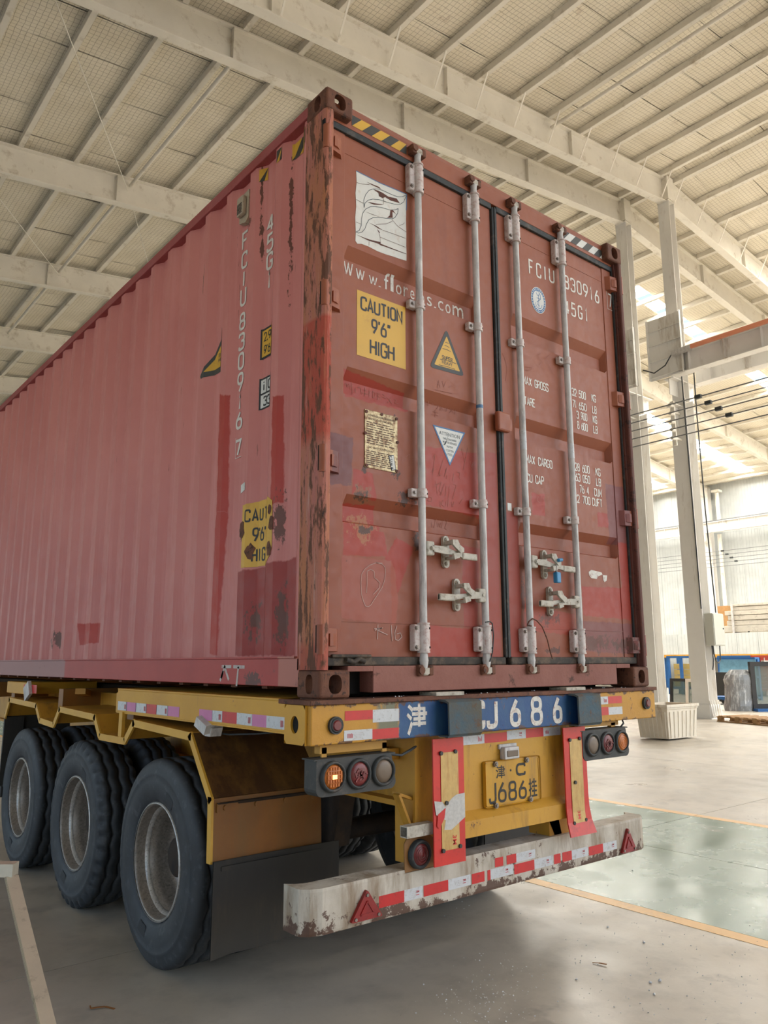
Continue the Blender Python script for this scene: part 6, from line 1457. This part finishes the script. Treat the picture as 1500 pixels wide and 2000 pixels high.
def rim(outer):      # dish opening on the outer (-x) side for outer wheels
    mb = MB()
    if outer:
        mb.lathe([(-.112, .292), (-.124, .297), (-.128, .290), (-.120, .284), (-.112, .281), (-.070, .276), (-.045, .262), (-.030, .250), (-.005, .246), (.045, .244), (.070, .236), (.082, .215), (.086, .150), (.074, .140), (.072, .0004)], (0,0,0), 0, 64)
    else:
        mb.lathe([(-.108, .292), (-.122, .296), (-.118, .284), (-.06, .262), (.06, .262), (.118, .284), (.122, .296), (.108, .292)], (0,0,0), 0, 48)
        mb.lathe([(-.05, .262), (-.055, .16), (-.05, .0004)], (0,0,0), 0, 32)
    return mb
def place(mb, x, y, name, mat, par):
    mb.v = [(a, b, c) for a, b, c in mb.v]
    o = mb.build(name, mat, par, origin=WL[par.name]) if False else None
def wheel(x, y, kind, outer, flip, src=None):
    w = thing('wheel', (x, y, AZ_+G), parent=tr)
    def m(mb, name, mat):
        mb.v = [((-a if flip else a)+x, b+y, c+AZ_+G) for a, b, c in mb.v]; return mb.build(name, mat, w)
    m(make_tyre(kind), 'tyre', M['tyre_rubber']); m(rim(outer), 'rim', M['rim_steel'])
    if outer:
        mb = MB(); mb.lathe([(-.072, .277), (-.066, .270), (-.050, .262), (-.040, .266)], (0,0,0), 0, 64); m(mb, 'lock_ring', M['ring_steel'])  # added ring, its lighter metal paints a highlight on the rim step
        mb = MB(); mb.lathe([(-.131, .291), (-.128, .300), (-.118, .299)], (0,0,0), 0, 64); m(mb, 'rim_flange', M['ring_steel'])  # same lighter metal paints the highlight along the rim edge
    if outer:
        mb = MB(); mb.lathe([(.074, .110), (-.01, .100), (-.020, .085), (-.024, .0004)], (0,0,0), 0, 28); m(mb, 'hub', M['chassis_dark'])
        mb = MB()
        for i in range(10):
            a = 2*PI*i/10; mb.cyl((.076, .130*math.cos(a), .130*math.sin(a)), (.040, .130*math.cos(a), .130*math.sin(a)), .014, 6)
        o = m(mb, 'wheel_nuts', M['bolt']); o['kind'] = 'stuff'
        for a0 in (.35, 3.3):
            mb = MB(); q = [(r_, a0 + .24*k/6) for k in range(7) for r_ in (.338, .396)]
            mb.add([(-.1455 + (.004 if r_ < .35 else 0), r_*math.sin(-a_), r_*math.cos(a_)) for r_, a_ in q], [(2*k, 2*k+1, 2*k+3, 2*k+2) for k in range(6)]); m(mb, 'sidewall_mark', M['tread'])
        for i in range(5):
            a = 2*PI*(i+.5)/5; mb = MB(); mb.prism([(.185*math.cos(a)+.03*math.cos(t_)*(.6), .185*math.sin(a)+.03*math.sin(t_)) for t_ in [2*PI*k/14 for k in range(14)]], lambda p: (.083, p[0], p[1]), lambda p: (.0865, p[0], p[1])); m(mb, 'hand_hole', M['void'])
    return w
kinds = ['fine', 'lug', 'rib']
TX0 = .112
wheels = {}
for k, y in enumerate(AY):
    kd = ['rib', 'lug', 'rib'][k]
    if kd not in wheels:
        wheels[kd] = (wheel(TX0, y, kd, True, False), wheel(TX0+.335, y, kd, False, False), wheel(W-TX0, y, kd, True, True), wheel(W-TX0-.335, y, kd, False, True))
    else:
        for s in wheels[kd]: dup(s, (0, y-WL[s.name].y, 0), tr)
for s in wheels['rib'] + wheels['lug']: pass

# ------------------------------------------------------------------ small things on the floor
a = CAM + ray(25, 1668)*2.9; a.z = .80
tA = Vector((a.x, a.y, .80)); d0 = CAM + ray(92, 2000)*2.3
slope = (d0 - tA); foot = tA + slope*(tA.z/(-slope.z))
t = thing('aluminium_stand', (tA.x, tA.y, 0), 'pale aluminium profile stand leaning into the bottom left corner', 'stand')
dd = slope.normalized(); sdv = Vector((0,0,1)).cross(dd).normalized()
foot = foot + Vector((0,0,.002))
lr = (rt*.6 - fw*.8); lr.z = 0; lr.normalize(); l2 = Vector((-lr.y, lr.x, 0))
def leg(p, q, name):
    mb = MB(); r = .021
    vs_ = [b + lr*sx*r + l2*sy*r for b in (p, q) for sx, sy in ((-1,-1),(1,-1),(1,1),(-1,1))]
    mb.add(vs_, [(0,3,2,1),(4,5,6,7),(0,1,5,4),(1,2,6,5),(2,3,7,6),(3,0,4,7)]); mb.add([v + Vector((0,0,0)) for v in []], [])
    for sx in (-.35, .35):
        mb.bar(p + l2*(-r-.001) + lr*sx*r*1.4, q + l2*(-r-.001) + lr*sx*r*1.4, .003, .003)
    mb.build(name, M['alu'], t)
leg(foot, tA, 'leg')
left = -rt.copy(); left.z = 0; left.normalize()
ce = tA + left*1.0
leg2 = ce + (foot - tA); leg(leg2, ce, 'leg')
back = tA + left*.55
leg(Vector((back.x-.6, back.y+1.1, .002)), back + left*.1, 'leg')
MB().bar(tA - left*.015 + Vector((0,0,.02)), ce + Vector((0,0,.02)), .05, .045).build('cross_bar', M['alu'], t)
rr = random.Random(21)
mb = MB()
def crumb(mb, x, y, r, z=0):
    bm = bmesh.new(); bmesh.ops.create_icosphere(bm, subdivisions=1, radius=r)
    for v in bm.verts: v.co = Vector((x + v.co.x*rr.uniform(.7, 1.3), y + v.co.y*rr.uniform(.7, 1.3), z + r*.6 + v.co.z*rr.uniform(.5, .9)))
    mb.bm(bm)
for i in range(420):
    u = rr.uniform(860, 1480); v = rr.uniform(1720, 2000); 
    if rr.random() < .35: u, v = rr.gauss(950, 55), rr.gauss(1960, 40)
    if v > 2030: continue
    p = at(u, v, 2, 0)
    if p.x < 2.8 or rr.random() < .3: crumb(mb, p.x, p.y, rr.choice([.0016, .002, .0025, .003, .004]), .0021 if p.x > 2.7 else 0)
tag(mb.build('foam_crumbs', M['foam']), 'scatter of tiny white foam crumbs on the concrete behind the bumper', 'debris', kind='stuff')
for u, v, r in ((1187,1812,.008),(1258,1842,.009),(1270,1920,.009),(1289,1917,.010),(1278,1943,.007),(1235,1701,.006),(1126,1914,.007),(1295,1845,.006)):
    p = at(u, v, 2, 0); mb = MB(); crumb(mb, p.x, p.y, r, 0); tag(mb.build('foam_bit', M['foam']), 'larger white foam bit among the crumbs on the concrete', 'foam', 'larger white foam bits')
mb = MB()
for i in range(26):
    p = Vector((rr.uniform(.25, 2.3), rr.uniform(.0, .06), 0)); crumb(mb, p.x, p.y, rr.uniform(.002, .005), G-.004)
tag(mb.build('foam_crumbs', M['foam']), 'tiny white foam crumbs lying on the rear beam top', 'debris', kind='stuff')
for pts, lab in (([(176,1964),(177,1971),(190,1969),(205,1966),(224,1969)], 'curled dry brown leaf strip on the dark floor at lower left'), ([(1157,1880),(1170,1882),(1185,1885)], 'short brown twig on the pale concrete behind the bumper')):
    q = [at(u, v, 2, .004) for u, v in pts]; mb = MB()
    for k, (p0, p1) in enumerate(zip(q[:-1], q[1:])): mb.bar((p0.x, p0.y, .004+.004*math.sin(k)), (p1.x, p1.y, .004+.004*math.sin(k+1)), .012 if k else .006, .002)
    tag(mb.build('dry_leaf' if 'leaf' in lab else 'twig', M['leaf']), lab, 'leaf' if 'leaf' in lab else 'twig')
bpy.data.objects.remove(TXO)
